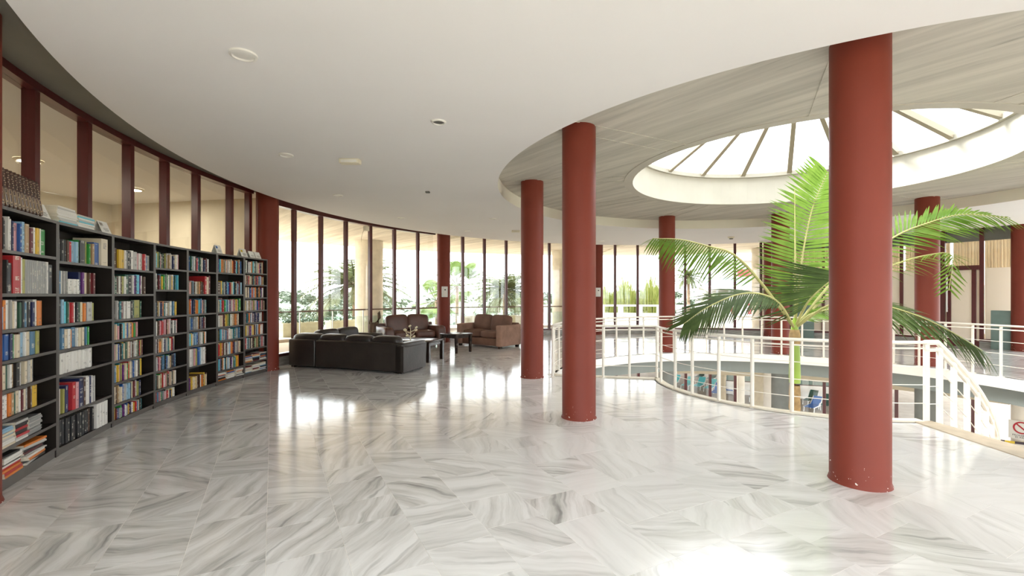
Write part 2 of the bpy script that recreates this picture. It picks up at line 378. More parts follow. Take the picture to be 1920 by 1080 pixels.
M['curtain'] = leafmat('tan_curtain', (0.80, 0.72, 0.60), (0.85, 0.78, 0.66), 0.6, 0.9)
M['greenboard'] = mat('green_board', (0.17, 0.24, 0.215), 0.6, var=0.08)
M['turq'] = mat('turquoise_sling', (0.13, 0.62, 0.66), 0.6)
M['green'] = mat('dark_green_sling', (0.03, 0.095, 0.075), 0.6)
M['blue'] = mat('blue_sling', (0.02, 0.12, 0.42), 0.6)
M['plastic'] = mat('white_plastic', (0.74, 0.74, 0.72), 0.4)
M['signred'] = mat('sign_red', (0.42, 0.015, 0.03), 0.5)
M['signblack'] = mat('sign_black', (0.03, 0.015, 0.03), 0.5)
M['yellow'] = mat('barrier_yellow', (0.65, 0.46, 0.02), 0.5)
M['steel'] = mat('galvanised_steel', (0.55, 0.54, 0.5), 0.35, metal=0.8)
M['flower'] = mat('cream_blossom', (0.78, 0.70, 0.50), 0.7)
M['gilt'] = mat('gilt_tooling', (0.55, 0.42, 0.29), 0.4)
M['volume'] = mat('brown_leather_binding', (0.060, 0.022, 0.014), 0.3, var=0.3, scale=8)

# ------------------------------------------------------------------ floor slab, stair well, ceiling
RO = 9.62          # inner face of the facade
RW = 3.97          # stair well radius
RN = 2.20          # inner radius of the landing
AL0, AL1 = 168.5, 271.0   # landing sector
ZC, ZS = 3.19, 3.41       # plasterboard ceiling, concrete soffit
ZL = -5.2                 # lower floor
def rb(a):
    a %= 360
    return RN if AL0 <= a <= AL1 else RW
def annulus(mb, r_in, r_out, z, a0=0, a1=360, step=3.0, m=0, up=True):
    n = int(round((a1 - a0) / step))
    for i in range(n):
        b0, b1 = a0 + (a1 - a0) * i / n, a0 + (a1 - a0) * (i + 1) / n
        q = [P(b0, r_in, z), P(b0, r_out, z), P(b1, r_out, z), P(b1, r_in, z)]
        mb.add(q, [(0, 1, 2, 3) if up else (3, 2, 1, 0)], m)
    return mb
fl = MB()
annulus(fl, RW, RO + 0.1, -0.0012, AL1, 360 + AL0); annulus(fl, RN, RO + 0.1, -0.0012, AL0, AL1, 2.5)
floor = struct(fl.build('floor', M['grout']))

DIR = Vector((-0.459, 0.8885, 0)).normalized(); PRP = Vector((DIR.y, -DIR.x, 0))
def clip(poly, n, d):          # keep points with n.p >= d
    out = []
    for i in range(len(poly)):
        a, b = poly[i], poly[(i + 1) % len(poly)]
        da, db = n.dot(a) - d, n.dot(b) - d
        if da >= 0: out.append(a)
        if (da >= 0) != (db >= 0): out.append(a + (b - a) * (da / (da - db)))
    return out
C0 = Vector((CX, CY, 0))
def clip_tile(poly):
    c = sum(poly, Vector()) / len(poly)
    if max((p - C0).length for p in poly) > RO:
        u = (c - C0).normalized(); poly = clip(poly, -u, -(u.dot(C0) + RO))
        if len(poly) < 3: return None
    c = sum(poly, Vector()) / len(poly)
    def inside(p):
        v = p - C0; return v.length >= rb(degrees(atan2(v.y, v.x))) - 1e-4
    ins = [inside(p) for p in poly + [c]]
    if not any(ins): return None
    if all(ins): return poly
    v = c - C0; a = degrees(atan2(v.y, v.x)) % 360
    # radial edges of the landing
    for ae, keep in ((AL0, 1), (AL1, -1)):
        rr = v.length
        t = Vector((-sin(R(ae)), cos(R(ae)), 0)) * keep
        if RN - 0.2 < rr < RW - 0.02 and abs(t.dot(c - C0)) < 0.5 and Vector((cos(R(ae)), sin(R(ae)), 0)).dot(c - C0) > 0:
            poly = clip(poly, t, t.dot(C0))
            if len(poly) < 3: return None
            c = sum(poly, Vector()) / len(poly); v = c - C0; a = degrees(atan2(v.y, v.x)) % 360
    u = v.normalized(); rad = rb(a)
    if any((p - C0).length < rad for p in poly):
        poly = clip(poly, u, u.dot(C0) + rad)
    return poly if len(poly) >= 3 else None
tiles = []
rt = random.Random(11)
# row joints measured to pass 0.40 m apart; row offset chosen so that a joint meets the frame as in the photo
row0 = PRP.dot(Vector(((506 - 960) / F * (F * EYE / (760 - HY)), F * EYE / (760 - HY), 0)))
WD = 0.402
for i in range(-40, 60):
    s0 = row0 + i * WD
    t = -14 + rt.random()
    while t < 24:
        ln = rt.choice([0.30, 0.34, 0.38, 0.40, 0.42, 0.48, 0.58, 0.62])
        g = 0.0012
        q = [PRP * (s0 + g) + DIR * (t + g), PRP * (s0 + WD - g) + DIR * (t + g), PRP * (s0 + WD - g) + DIR * (t + ln - g), PRP * (s0 + g) + DIR * (t + ln - g)]
        t += ln
        c = sum(q, Vector()) / 4
        if (c - C0).length > RO + 0.5 or (c - C0).length < RN - 0.5: continue
        q = clip_tile(q)
        if q: tiles.append(q)
def tile_add(mb_list, poly, org):
    seed = rt.random; th = rt.choice([0, pi / 2]) + rt.gauss(0, 0.22); off = (rt.random() * 60, rt.random() * 60)
    r = rt.random(); tone = 0.15 + 0.30 * rt.random() if r < 0.60 else (0.60 + 0.40 * rt.random())
    cc_ = sum(poly, Vector()) / len(poly)
    tone = min(1.0, tone + max(0.0, min(.55, (.6 - cc_.x) * .28)))   # grey veining grows stronger towards the bookcase side
    mb_list.append((poly, th, off, tone, org))
def tile_mesh(name, items):
    vs = []; fs = []; uvs = []; tones = []
    for poly, th, off, tone, org in items:
        n = len(poly); b = len(vs); ct, st = cos(th), sin(th)
        top = [p - org for p in poly]
        vs += [(p.x, p.y, 0.0) for p in top] + [(p.x, p.y, -0.012) for p in top]
        fl_ = [tuple(b + k for k in range(n))]
        # keep upward winding
        ar = sum(top[k].x * top[(k + 1) % n].y - top[(k + 1) % n].x * top[k].y for k in range(n))
        if ar < 0: fl_ = [tuple(b + k for k in range(n - 1, -1, -1))]
        for k in range(n): fl_.append((b + k, b + (k + 1) % n, b + n + (k + 1) % n, b + n + k))
        for f in fl_:
            fs.append(f)
            for vi in f:
                x, y, _ = vs[vi]; x += org.x; y += org.y
                c = poly[0]; dx, dy = x - c.x, y - c.y
                uvs += [dx * ct - dy * st + off[0], dx * st + dy * ct + off[1]]
        tones += [tone] * (2 * n)
    me = bpy.data.meshes.new(name); me.from_pydata(vs, [], fs); me.materials.append(M['marble'])
    ul = me.uv_layers.new(name='UVMap'); ul.data.foreach_set('uv', uvs)
    at_ = me.attributes.new('tone', 'FLOAT', 'POINT'); at_.data.foreach_set('value', tones)
    me.update(); return me
def vis_area(poly):
    c = sum(poly, Vector()) / len(poly)
    if c.y < 1.6: return 0
    x = 960 + F * c.x / c.y; y = HY + F * EYE / c.y
    if x < -60 or x > 1980 or y > 1130: return 0
    return 1 / c.y ** 3
tiles.sort(key=lambda q: -vis_area(q))
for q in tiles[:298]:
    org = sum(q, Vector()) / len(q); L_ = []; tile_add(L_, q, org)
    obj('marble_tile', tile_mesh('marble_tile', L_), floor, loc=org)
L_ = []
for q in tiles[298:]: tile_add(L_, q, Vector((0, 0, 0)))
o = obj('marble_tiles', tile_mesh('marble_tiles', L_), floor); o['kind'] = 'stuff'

# edge of the slab round the stair well
e = MB()
lip = [(0.0, -0.19), (0.0, 0.0), (0.09, 0.0), (0.09, -0.19)]
e.band(RW - 0.03, AL1, 360 + AL0, lip, step=2)
e.band(RN - 0.03, AL0, AL1, lip, step=2)
for a in (AL0,):
    u = Vector((cos(R(a)), sin(R(a)), 0)); t = Vector((-u.y, u.x, 0))
    e.box((0, 0, 0), (RW - RN + 0.03, 0.09, 0.19), M=Matrix.Translation(C0 + u * ((RW + RN) / 2) + t * 0.02 + Vector((0, 0, -0.095))) @ Matrix.Rotation(R(a), 4, 'Z'))
struct(e.build('trim_1', M['whitelip']))
# cream kerb under the landing rail
k = MB()
kp = [(-0.05, 0.0), (-0.05, 0.022), (0.06, 0.022), (0.06, 0.0)]
k.band(RN - 0.02, AL0 - 0.5, AL1 - 0.6, kp, step=2)
u = Vector((cos(R(AL0)), sin(R(AL0)), 0)); t = Vector((-u.y, u.x, 0))
k.box((0, 0, 0), (RW - RN, 0.10, 0.022), M=Matrix.Translation(C0 + u * ((RW + RN) / 2) + t * (0.0) + Vector((0, 0, 0.011))) @ Matrix.Rotation(R(AL0), 4, 'Z'))
struct(k.build('trim_2', M['curbm']))
# tan stone nosing at the head of the stair
k = MB(); k.band(0, AL1 - 3.2, AL1 + 2.4, [(RN + 0.0, 0.001), (RN, 0.012), (RW + 0.9, 0.012), (RW + 0.9, 0.001)], step=1)
struct(k.build('trim_3', M['tan']))
# grey ring beam and underside of the slab
b_ = MB()
b_.band(RW + 0.12, AL1, 360 + AL0, [(0, -0.47), (0, -0.19), (0.3, -0.19), (0.3, -0.47)], step=2)
b_.band(RN + 0.10, AL0, AL1, [(0, -0.47), (0, -0.19), (0.3, -0.19), (0.3, -0.47)], step=2)
struct(b_.build('wall_ring_beam', M['beam']))
s_ = MB(); annulus(s_, RW + 0.12, 13.0, -0.46, AL1, 360 + AL0, up=False); annulus(s_, RN + 0.12, 13.0, -0.46, AL0, AL1, 2.5, up=False)
struct(s_.build('ceiling_lower', M['beige']))

q = MB()
for i_ in (3, 4, 5, 6):
    q.band(9.44, 243.41 - 36 * (i_ + 1) + 1.4, 243.41 - 36 * i_ - 1.4, [(0, -1.42), (0, -.47), (.2, -.47), (.2, -1.42)], step=2)
struct(q.build('wall_lower_lintel', M['beige']))
# plasterboard ceiling ring with its fascia
ROP, RCO = 4.86, 8.97
c_ = MB()
c_.band(0, 0, 360, [(ROP, ZC), (RCO, ZC), (RCO, ZC + 0.05), (ROP + 0.03, ZC + 0.05)], step=1.5, caps=False)
ceil = struct(c_.build('ceiling', M['ceiling']))
c_ = MB(); c_.band(0, 0, 360, [(ROP, ZC + 0.0005), (ROP, ZS), (ROP + 0.03, ZS), (ROP + 0.03, ZC + 0.05)], step=1.5, caps=False)
c_.build('fascia', M['fascia'], ceil)
c_ = MB(); c_.band(0, 0, 360, [(RCO - 0.03, ZC + 0.05), (RCO, ZC + 0.02), (RCO, ZS), (RCO - 0.03, ZS)], step=1.5, caps=False)
c_.build('outer_fascia', M['fascia'], ceil)
# concrete roof slab with round skylight opening
RS = 2.60
s_ = MB(); s_.band(0, 0, 360, [(RS, ZS), (RO + 0.35, ZS), (RO + 0.35, ZS + 0.35), (RS, ZS + 0.35)], step=2, caps=False)
slab = struct(s_.build('ceiling_slab', M['slab']))
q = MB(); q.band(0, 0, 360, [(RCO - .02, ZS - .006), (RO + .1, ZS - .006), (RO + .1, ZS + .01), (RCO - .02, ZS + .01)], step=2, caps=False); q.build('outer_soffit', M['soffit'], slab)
for kcol in range(10):
    a = 243.4 - 36 * kcol
    for da in (-1, 1):
        sm = MB(); u = Vector((cos(R(a)), sin(R(a)), 0)); t = Vector((-u.y, u.x, 0))
        sm.box((0, 0, 0), (4.84 - RS, 0.012, 0.008), M=Matrix.Translation(C0 + u * ((4.84 + RS) / 2) + t * (0.16 * da) + Vector((0, 0, ZS - 0.003))) @ Matrix.Rotation(R(a), 4, 'Z'))
        sm.build('formwork_seam', M['slab'], slab)
# skylight: white drum, glazing bars, glass
sk = struct(empty('window_skylight', (CX, CY, ZS)))
ZK, ZA = 4.02, 5.24
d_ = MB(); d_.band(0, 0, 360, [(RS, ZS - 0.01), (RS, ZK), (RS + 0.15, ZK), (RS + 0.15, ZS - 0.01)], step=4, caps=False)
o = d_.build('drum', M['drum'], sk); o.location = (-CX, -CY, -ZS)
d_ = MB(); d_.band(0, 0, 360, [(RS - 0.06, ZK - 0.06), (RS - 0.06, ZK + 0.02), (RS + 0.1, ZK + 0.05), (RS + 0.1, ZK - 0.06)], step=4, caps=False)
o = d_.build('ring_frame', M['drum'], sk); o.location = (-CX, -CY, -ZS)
for i in range(18):
    a = 2.2 + 20 * i
    p0, p1 = P(a, RS - 0.02, ZK), Vector((CX, CY, ZA))
    r_ = MB(); dv = (p1 - p0); n_ = dv.normalized(); sd = n_.cross(Vector((0, 0, 1))).normalized(); up = sd.cross(n_).normalized()
    vs = []
    for pp, w in ((p0, 0.045), (p1, 0.03)):
        for (x, y) in ((-1, -0.05), (1, -0.05), (1, 0.05), (-1, 0.05)): vs.append(pp + sd * (x * w) + up * y)
    r_.add(vs, [(0, 1, 2, 3), (7, 6, 5, 4), (0, 4, 5, 1), (1, 5, 6, 2), (2, 6, 7, 3), (3, 7, 4, 0)])
    o = r_.build('glazing_bar', M['bar'], sk); o.location = (-CX, -CY, -ZS)
    g_ = MB(); a2 = a + 20
    q0, q1 = P(a + 0.6, RS - 0.03, ZK + 0.03), P(a2 - 0.6, RS - 0.03, ZK + 0.03)
    qm = P(a + 10, RS - 0.03, ZK + 0.03)
    ap = Vector((CX, CY, ZA + 0.02)) + (qm - Vector((CX, CY, qm.z))) * 0.02
    g_.add([q0, q1, ap, q0 + Vector((0, 0, 0.008)), q1 + Vector((0, 0, 0.008)), ap + Vector((0, 0, 0.008))], [(0, 2, 1), (3, 4, 5), (0, 1, 4, 3), (1, 2, 5, 4), (2, 0, 3, 5)])
    o = g_.build('pane', M['skyglass'], sk); o.location = (-CX, -CY, -ZS)

# ------------------------------------------------------------------ columns
PH = 243.41; RI, RCOL, RAD = 4.327, 9.419, 0.197
def column(name, a, rad, z0, z1, m, label, flare=True):
    mb = MB(); pr = [(RAD + (0.012 if flare else 0), 0), (RAD + (0.006 if flare else 0), 0.015), (RAD, 0.03), (RAD, z1 - z0)]
    mb.lathe(pr + [(0.0, z1 - z0)], 40)
    o = mb.build(name, m, loc=P(a, rad, z0))
    return tag(o, label, 'column', kind='thing') if label else struct(o)
inl = {0: 'thick red round column with chipped white paint at its foot, nearest of all columns',
       1: 'red round column with chipped white paint ring, left of the landing rail',
       2: 'red round column behind the landing rail end, between the suede sofa and the next column',
       3: 'red round column of the inner ring hidden behind the column by the landing',
       4: 'red round column of the far inner ring, rising left of the indoor palm fronds',
       5: 'red round column of the inner ring directly behind the indoor palm',
       6: 'red round column of the inner ring in front of the glazed door'}
for kcol in range(10):
    column('round_column', PH - 36 * kcol, RI, 0, ZS, M['red'], inl.get(kcol, 'red inner column beyond the right edge of view, %s past the stair' % ['', '', '', '', '', '', '', 'first', 'second', 'third'][kcol]))
oul = {1: 'red round wall column at the near end of the bookcases, mostly outside the view',
       2: 'red round wall column at the far end of the bookcases, left of the windows',
       3: 'red round wall column with a white panel between brown leather sofa and suede sofa',
       4: 'red round wall column with a white panel beside the reed windows',
       5: 'red round wall column beside dark frame, just left of the inner column behind the palm',
       6: 'red round wall column right of the glazed door, by the green board'}
for kcol in range(10):
    column('wall_column', PH - 36 * kcol, RCOL, 0, ZS, M['red'], oul.get(kcol, 'red wall column on the unseen side of the hall, %s' % {0: 'right behind the camera', 7: 'first past the door wall', 8: 'second past the door wall', 9: 'third past the door wall'}.get(kcol)))
for kcol in range(10):   # same columns on the lower floor
    if kcol in (3, 4, 5, 6, 7):
        column('lower_grey_column', PH - 36 * kcol, RI, ZL, -0.46, M['greycol'], ['', '', '', 'grey lower floor column below the hidden inner column', 'dark grey lower floor column left of the turquoise loungers', 'broad dark grey lower floor column left of the palm trunk', 'dark grey lower floor column behind the stair railing', 'grey lower floor column past the stair, outside the view'][kcol], False)
        column('lower_white_column', PH - 36 * kcol, RCOL, ZL, -0.46, M['whitew'], ['', '', '', 'white lower floor wall column under the leather sofa window', 'white lower floor wall column behind the slab edge', 'white round lower floor column next to the broad grey column', 'pale lower floor column carrying the no entry sign', 'white lower floor column outside the view'][kcol], False)

# ------------------------------------------------------------------ facade
def radial_box(mb, a, r, tw, rd, z0, z1, m=0):
    mb.box((0, 0, (z1 - z0) / 2), (rd, tw, z1 - z0), m, Matrix.Translation(P(a, r, z0)) @ Matrix.Rotation(R(a), 4, 'Z'))
RF = 9.62
wi = [0]
def window(a0, a1, mulls, z_sill=0.175, z_head=3.33, base=True, lower_frost=None, zbase=0.0, ztop=ZS, mw=0.085, md=0.075):
    wi[0] += 1
    mid = (a0 + a1) / 2
    root = struct(empty('window_%d' % wi[0], P(mid, RF, zbase)))
    off = Vector(root.location)
    def part(mb, name, m):
        o = mb.build(name, m, root); o.location = -off; return o
    h = MB(); h.band(RF, a0, a1, [(-0.07, z_head), (-0.07, ztop), (0.07, ztop), (0.07, z_head)], step=2.5); part(h, 'head_frame', M['frame'])
    h = MB(); h.band(RF, a0, a1, [(-0.06, z_sill), (-0.06, z_sill + 0.06), (0.06, z_sill + 0.06), (0.06, z_sill)], step=2.5); part(h, 'sill_frame', M['frame'])
    for a in mulls:
        q = MB(); radial_box(q, a, RF, mw, md, z_sill, z_head + 0.02); part(q, 'mullion', M['frame'])
    ed = sorted([a0, a1] + list(mulls))
    for b0, b1 in zip(ed[:-1], ed[1:]):
        segs = [(z_sill + 0.05, z_head, M['glass'])] if lower_frost is None else [(z_sill + 0.05, lower_frost, M['frost']), (lower_frost, z_head, M['glass'])]
        for zz0, zz1, mm in segs:
            q = MB(); p0, p1 = P(b0 + 0.2, RF + 0.01, 0), P(b1 - 0.2, RF + 0.01, 0); u = P((b0 + b1) / 2, 1, 0) - C0
            ex = (p1 - p0)
            vs = [p0 + Vector((0, 0, zz0)), p1 + Vector((0, 0, zz0)), p1 + Vector((0, 0, zz1)), p0 + Vector((0, 0, zz1))]
            vs += [v + u * 0.008 for v in vs]
            q.add(vs, [(0, 1, 2, 3), (7, 6, 5, 4), (0, 4, 5, 1), (1, 5, 6, 2), (2, 6, 7, 3), (3, 7, 4, 0)])
            part(q, 'pane', mm)
    return root
colA = [PH - 36 * kk for kk in range(11)]
HW = 1.22
LM = [199.3, 194.3, 189.6, 185.15, 180.9, 175.95]
window(colA[2] + HW, colA[1] - HW, LM + [173.0], z_sill=0.175, mw=.075, md=.10)                     # left wall behind the bookcases
def ms(c0): return [c0 - 6.15 - 5.03 * i for i in range(6)]
window(colA[3] + HW, colA[2] - HW, [165.2, 160.25, 155.4, 150.45, 145.4, 140.3], z_head=3.245)
window(colA[4] + HW, colA[3] - HW, [130.2, 125.2, 120.15, 115.15, 110.1, 105.05])
window(colA[5] + HW, colA[4] - HW, [95.0, 90.0, 84.9, 79.85, 74.85, 69.9, 65.0])
# right bay: fixed lights and the door
window(colA[5] - 24.3, colA[5] - HW, [59.6, 54.2, 48.4, 42.4, 39.4], lower_frost=2.16)
window(colA[6] + HW, 32.0, [32.2], lower_frost=2.16)
for kk in (6, 7, 8, 9, 10):
    c0 = colA[kk]
    window(c0 - 36 + HW, c0 - HW, ms(c0)) if kk != 10 else None
q = MB(); q.band(RF, colA[1] + HW, 228, [(-.05, 0), (-.05, ZS), (.10, ZS), (.10, 0)], step=2.5); struct(q.build('wall_unseen_blocker', M['whitew']))  # unseen wall, cut to this width to keep light off the left floor
window(228, colA[0] - HW, [233, 238])  # rest of the unseen bay left glazed to let fill light in
# door between 39.2 and 32.4 degrees
dr = struct(empty('door_1', P(36, RF, 0))); off = Vector(dr.location)
def dpart(mb, name, m):
    o = mb.build(name, m, dr); o.location = -off; return o
DA0, DA1 = 36.9, 32.4
q = MB(); radial_box(q, DA0, RF, 0.10, 0.16, 0.0, 3.33); dpart(q, 'door_jamb', M['frame'])
q = MB(); q.band(RF, DA1, DA0, [(-0.08, 2.12), (-0.08, 2.24), (0.08, 2.24), (0.08, 2.12)], step=2); dpart(q, 'door_head', M['frame'])
q = MB(); q.band(RF, DA1, DA0, [(-0.08, 3.33), (-0.08, ZS), (0.08, ZS), (0.08, 3.33)], step=2); dpart(q, 'head_frame', M['frame'])
q = MB(); q.band(RF, DA1, 39.4, [(-0.06, 0.0), (-0.06, 0.17), (0.06, 0.17), (0.06, 0.0)], step=2); dpart(q, 'sill_frame', M['frame'])
for z0, z1, mm in ((0.17, 2.12, M['frost']), (2.24, 3.33, M['glass'])):
    q = MB(); q.band(RF + 0.01, DA1, DA0, [(0, z0), (0, z1), (0.008, z1), (0.008, z0)], step=9); dpart(q, 'pane', mm)
for a in (36.15, 33.1):
    q = MB(); radial_box(q, a, RF - 0.01, 0.09, 0.06, 0.17, 2.12); dpart(q, 'door_stile', M['frame'])
q = MB(); p = P(36.3, RF - 0.13, 0); q.tube([p + Vector((0, 0, 0.95)), p + Vector((0, 0, 2.0))], 0.02, 8)
for zz in (1.05, 1.9): q.tube([P(36.3, RF - 0.13, zz), P(36.3, RF - 0.03, zz)], 0.012, 6)
dpart(q, 'pull_handle', M['plastic'])
# marble base course under the windows
for i, (a0, a1) in enumerate([(colA[3] + HW, colA[2] - HW), (colA[4] + HW, colA[3] - HW), (colA[5] + HW, colA[4] - HW), (40, colA[5] - HW), (colA[6] + HW, 32.4)]):
    q = MB(); q.band(RF - 0.02, a0, a1, [(-0.06, 0.0), (-0.06, 0.175), (0.10, 0.175), (0.10, 0.0)], step=2.5)
    struct(q.build('baseboard_%d' % (i + 1), M['base']))
# lower storey glazing bars
wl = struct(empty('window_lower', P(60, RF, ZL))); off = Vector(wl.location)
for a in [110, 105, 100, 95, 90, 84.9, 79.85, 74.85, 69.9, 59.0, 54, 48.5, 43, 38, 33, 22, 17, 12]:
    q = MB(); radial_box(q, a, RF - 0.1, 0.09, 0.12, ZL, -0.46); o = q.build('mullion', M['frame'], wl); o.location = -off
ed = [110, 105, 100, 95, 90, 84.9, 79.85, 74.85, 69.9, 59.0, 54, 48.5, 43, 38, 33]
for b0, b1 in zip(ed[:-1], ed[1:]):
    q = MB(); q.band(RF - 0.1, b0, b1, [(0, ZL), (0, -0.46), (0.008, -0.46), (0.008, ZL)], step=20); o = q.build('pane', M['glass'], wl); o.location = -off

# ------------------------------------------------------------------ bookcases
BB = [206.3, 200.98, 195.01, 189.82, 185.23, 180.80, 176.40, 172.40]; RBK = 9.30
HB = 2.10; DEP = 0.27
SH = [[1.78, 1.455, 1.185, .955, .735, .525, .31, .09], [1.75, 1.452, 1.18, .945, .72, .36, .07],
      [1.74, 1.452, 1.168, .942, .71, .47, .235, .06], [1.79, 1.51, 1.16, .915, .69, .46, .225, .06],
      [1.79, 1.45, 1.16, .93, .70, .40, .06], [1.80, 1.446, 1.163, .925, .705, .458, .22, .06],
      [1.83, 1.62, 1.39, 1.16, .945, .716, .485, .25, .06]]
ordn = ['first', 'second', 'third', 'fourth', 'fifth', 'sixth', 'seventh', 'eighth', 'ninth', 'tenth', 'eleventh', 'twelfth', 'thirteenth', 'fourteenth', 'fifteenth', 'sixteenth', 'seventeenth', 'eighteenth', 'nineteenth', 'twentieth', 'twenty-first', 'twenty-second', 'twenty-third', 'twenty-fourth', 'twenty-fifth', 'twenty-sixth', 'twenty-seventh', 'twenty-eighth']
cases = []
for b in range(7):
    p0, p1 = P(BB[b], RBK), P(BB[b + 1], RBK); wv = p1 - p0; wid = wv.length; rz = atan2(wv.y, wv.x)
    root = empty('bookcase', (p0.x, p0.y, 0), rz); cases.append((root, wid, rz, p0))
    tag(root, ['tall black-brown bookcase at the near end of the row, brown leather volumes on top',
               'tall black-brown bookcase second from the near end, white magazine stacks on top',
               'tall black-brown bookcase third from the near end, with yellow book on top shelf',
               'tall black-brown bookcase in the middle of the row of seven',
               'tall black-brown bookcase third from the red column, with empty top board',
               'tall black-brown bookcase second from the red column, magazine piles only in its bottom',
               'tall black-brown bookcase at the far end, touching the red column'][b], 'bookcase', 'bookcases along the curved window wall')
    def bx(name, c, d, edge=True):
        q = MB(); q.box(c, d, 0)
        q.m[2] = 1 if edge else 0        # front face (-y) carries the edge banding
        q.build(name, [M['case'], M['caseedge']], root)
    for x in (0.0125, wid - 0.0125): bx('side_panel', (x, DEP / 2, HB / 2), (0.023, DEP, HB))
    bx('top_board', (wid / 2, DEP / 2, HB - 0.0125), (wid - 0.05, DEP, 0.025))
    bx('back_panel', (wid / 2, DEP - 0.004, HB / 2), (wid - 0.05, 0.008, HB - 0.05), False)
    bx('plinth', (wid / 2, 0.02, 0.03), (wid - 0.05, 0.02, 0.06))
    for z in SH[b]: bx('shelf', (wid / 2, DEP / 2 - 0.004, z - 0.0125), (wid - 0.048, DEP - 0.010, 0.024))

# books ---------------------------------------------------------------
PAL = {'w': ('white', (.72, .70, .66)), 'c': ('cream', (.66, .57, .42)), 'g': ('grey', (.30, .30, .29)), 'k': ('black', (.02, .02, .022)),
       'n': ('dark brown', (.075, .035, .02)), 'b': ('blue', (.02, .09, .30)), 'v': ('navy', (.018, .025, .085)), 'l': ('light blue', (.27, .44, .58)),
       's': ('steel blue', (.08, .19, .31)), 't': ('teal', (.01, .17, .20)), 'e': ('green', (.02, .24, .04)), 'd': ('dark green', (.02, .085, .05)), 'r': ('red', (.44, .025, .03)),
       'm': ('maroon', (.13, .02, .025)), 'o': ('orange', (.66, .20, .03)), 'y': ('yellow', (.66, .42, .04)), 'p': ('pink', (.60, .30, .32)),
       'u': ('purple', (.13, .03, .18)), 'i': ('olive', (.34, .33, .09)), 'a': ('tan', (.38, .25, .13)), 'q': ('aqua', (.12, .50, .62)), 'f': ('silver grey', (.48, .47, .45))}
for kx, (nm, c) in PAL.items(): BOOKM[kx] = bookmat(nm.replace(' ', '_'), c)
KEYS = list(PAL)
br = random.Random(5)
def spiner(q, seed, face):
    pass
def book_data(w, d, h):
    t = min(0.004, w * 0.22)
    bul = min(0.004, w * 0.15)
    prof = [(0, 0), (w / 2, -bul), (w, 0), (w, d), (w - t, d), (w - t, t), (t, t), (t, d), (0, d)]
    n = len(prof); vs = [(x, y, 0) for x, y in prof] + [(x, y, h) for x, y in prof]
    fs = [(i, (i + 1) % n, n + (i + 1) % n, n + i) for i in range(n)]
    top = [(0, 1, 6), (1, 2, 5), (1, 5, 6), (2, 3, 4, 5), (6, 7, 8, 0)]
    fs += [tuple(n + i for i in f) for f in top] + [tuple(reversed(f)) for f in top]
    u = [0.0] * 0
    uvs = []
    for fi, f in enumerate(fs):
        for vi in f:
            if fi in (0, 1):
                x = (0 if vi % n == 0 else 0.5 if vi % n == 1 else 0.999); uvs.append((x, 0.0 if vi < n else 1.0))
            else: uvs.append((0.0, 0.0))
    pv = [(t, t, .003), (w - t, t, .003), (w - t, d - .003, .003), (t, d - .003, .003), (t, t, h - .004), (w - t, t, h - .004), (w - t, d - .003, h - .004), (t, d - .003, h - .004)]
    pf = [(0, 3, 2, 1), (4, 5, 6, 7), (0, 1, 5, 4), (1, 2, 6, 5), (2, 3, 7, 6), (3, 0, 4, 7)]
    return vs, fs, uvs, pv, pf
far_books = {'v': [], 'f': [], 'm': [], 'uv': []}
def far_add(vs, fs, uvs, mi, mat4):
    b0 = len(far_books['v']); far_books['v'] += [tuple(mat4 @ Vector(p)) for p in vs]
    far_books['f'] += [tuple(i + b0 for i in f) for f in fs]; far_books['m'] += [mi] * len(fs); far_books['uv'] += uvs
def add_book(case, x, y, z, w, d, h, key, label, group, individual, tilt=0.0, roll=0.0, name='book'):
    root, wid, rz, p0 = case
    vs, fs, uvs, pv, pf = book_data(w, d, h); seed = br.randrange(1, 400)
    uvs = [(u + seed, v) for u, v in uvs]
    m4 = Matrix.Translation((p0.x, p0.y, 0)) @ Matrix.Rotation(rz, 4, 'Z') @ Matrix.Translation((x, y, z)) @ Matrix.Rotation(tilt, 4, 'Y') @ Matrix.Rotation(roll, 4, 'Z')
    if not individual:
        far_add(vs, fs, uvs, KEYS.index(key), m4)
        far_add(pv, pf, [(0, 0)] * 24, len(KEYS), m4); return None
    me = bpy.data.meshes.new(name); me.from_pydata(vs, [], fs); me.materials.append(BOOKM[key])
    ul = me.uv_layers.new(name='UVMap'); ul.data.foreach_set('uv', [c for p in uvs for c in p]); me.update()
    o = obj(name, me); o.matrix_world = m4
    tag(o, label, 'book', group)
    pm = bpy.data.meshes.new('pages'); pm.from_pydata(pv, [], pf); pm.materials.append(M['pages']); obj('pages', pm, o)
    return o
WTS = 'wwwwccccggffkkknnbbvvlsstteddrrrmmooyypaaupiqw'
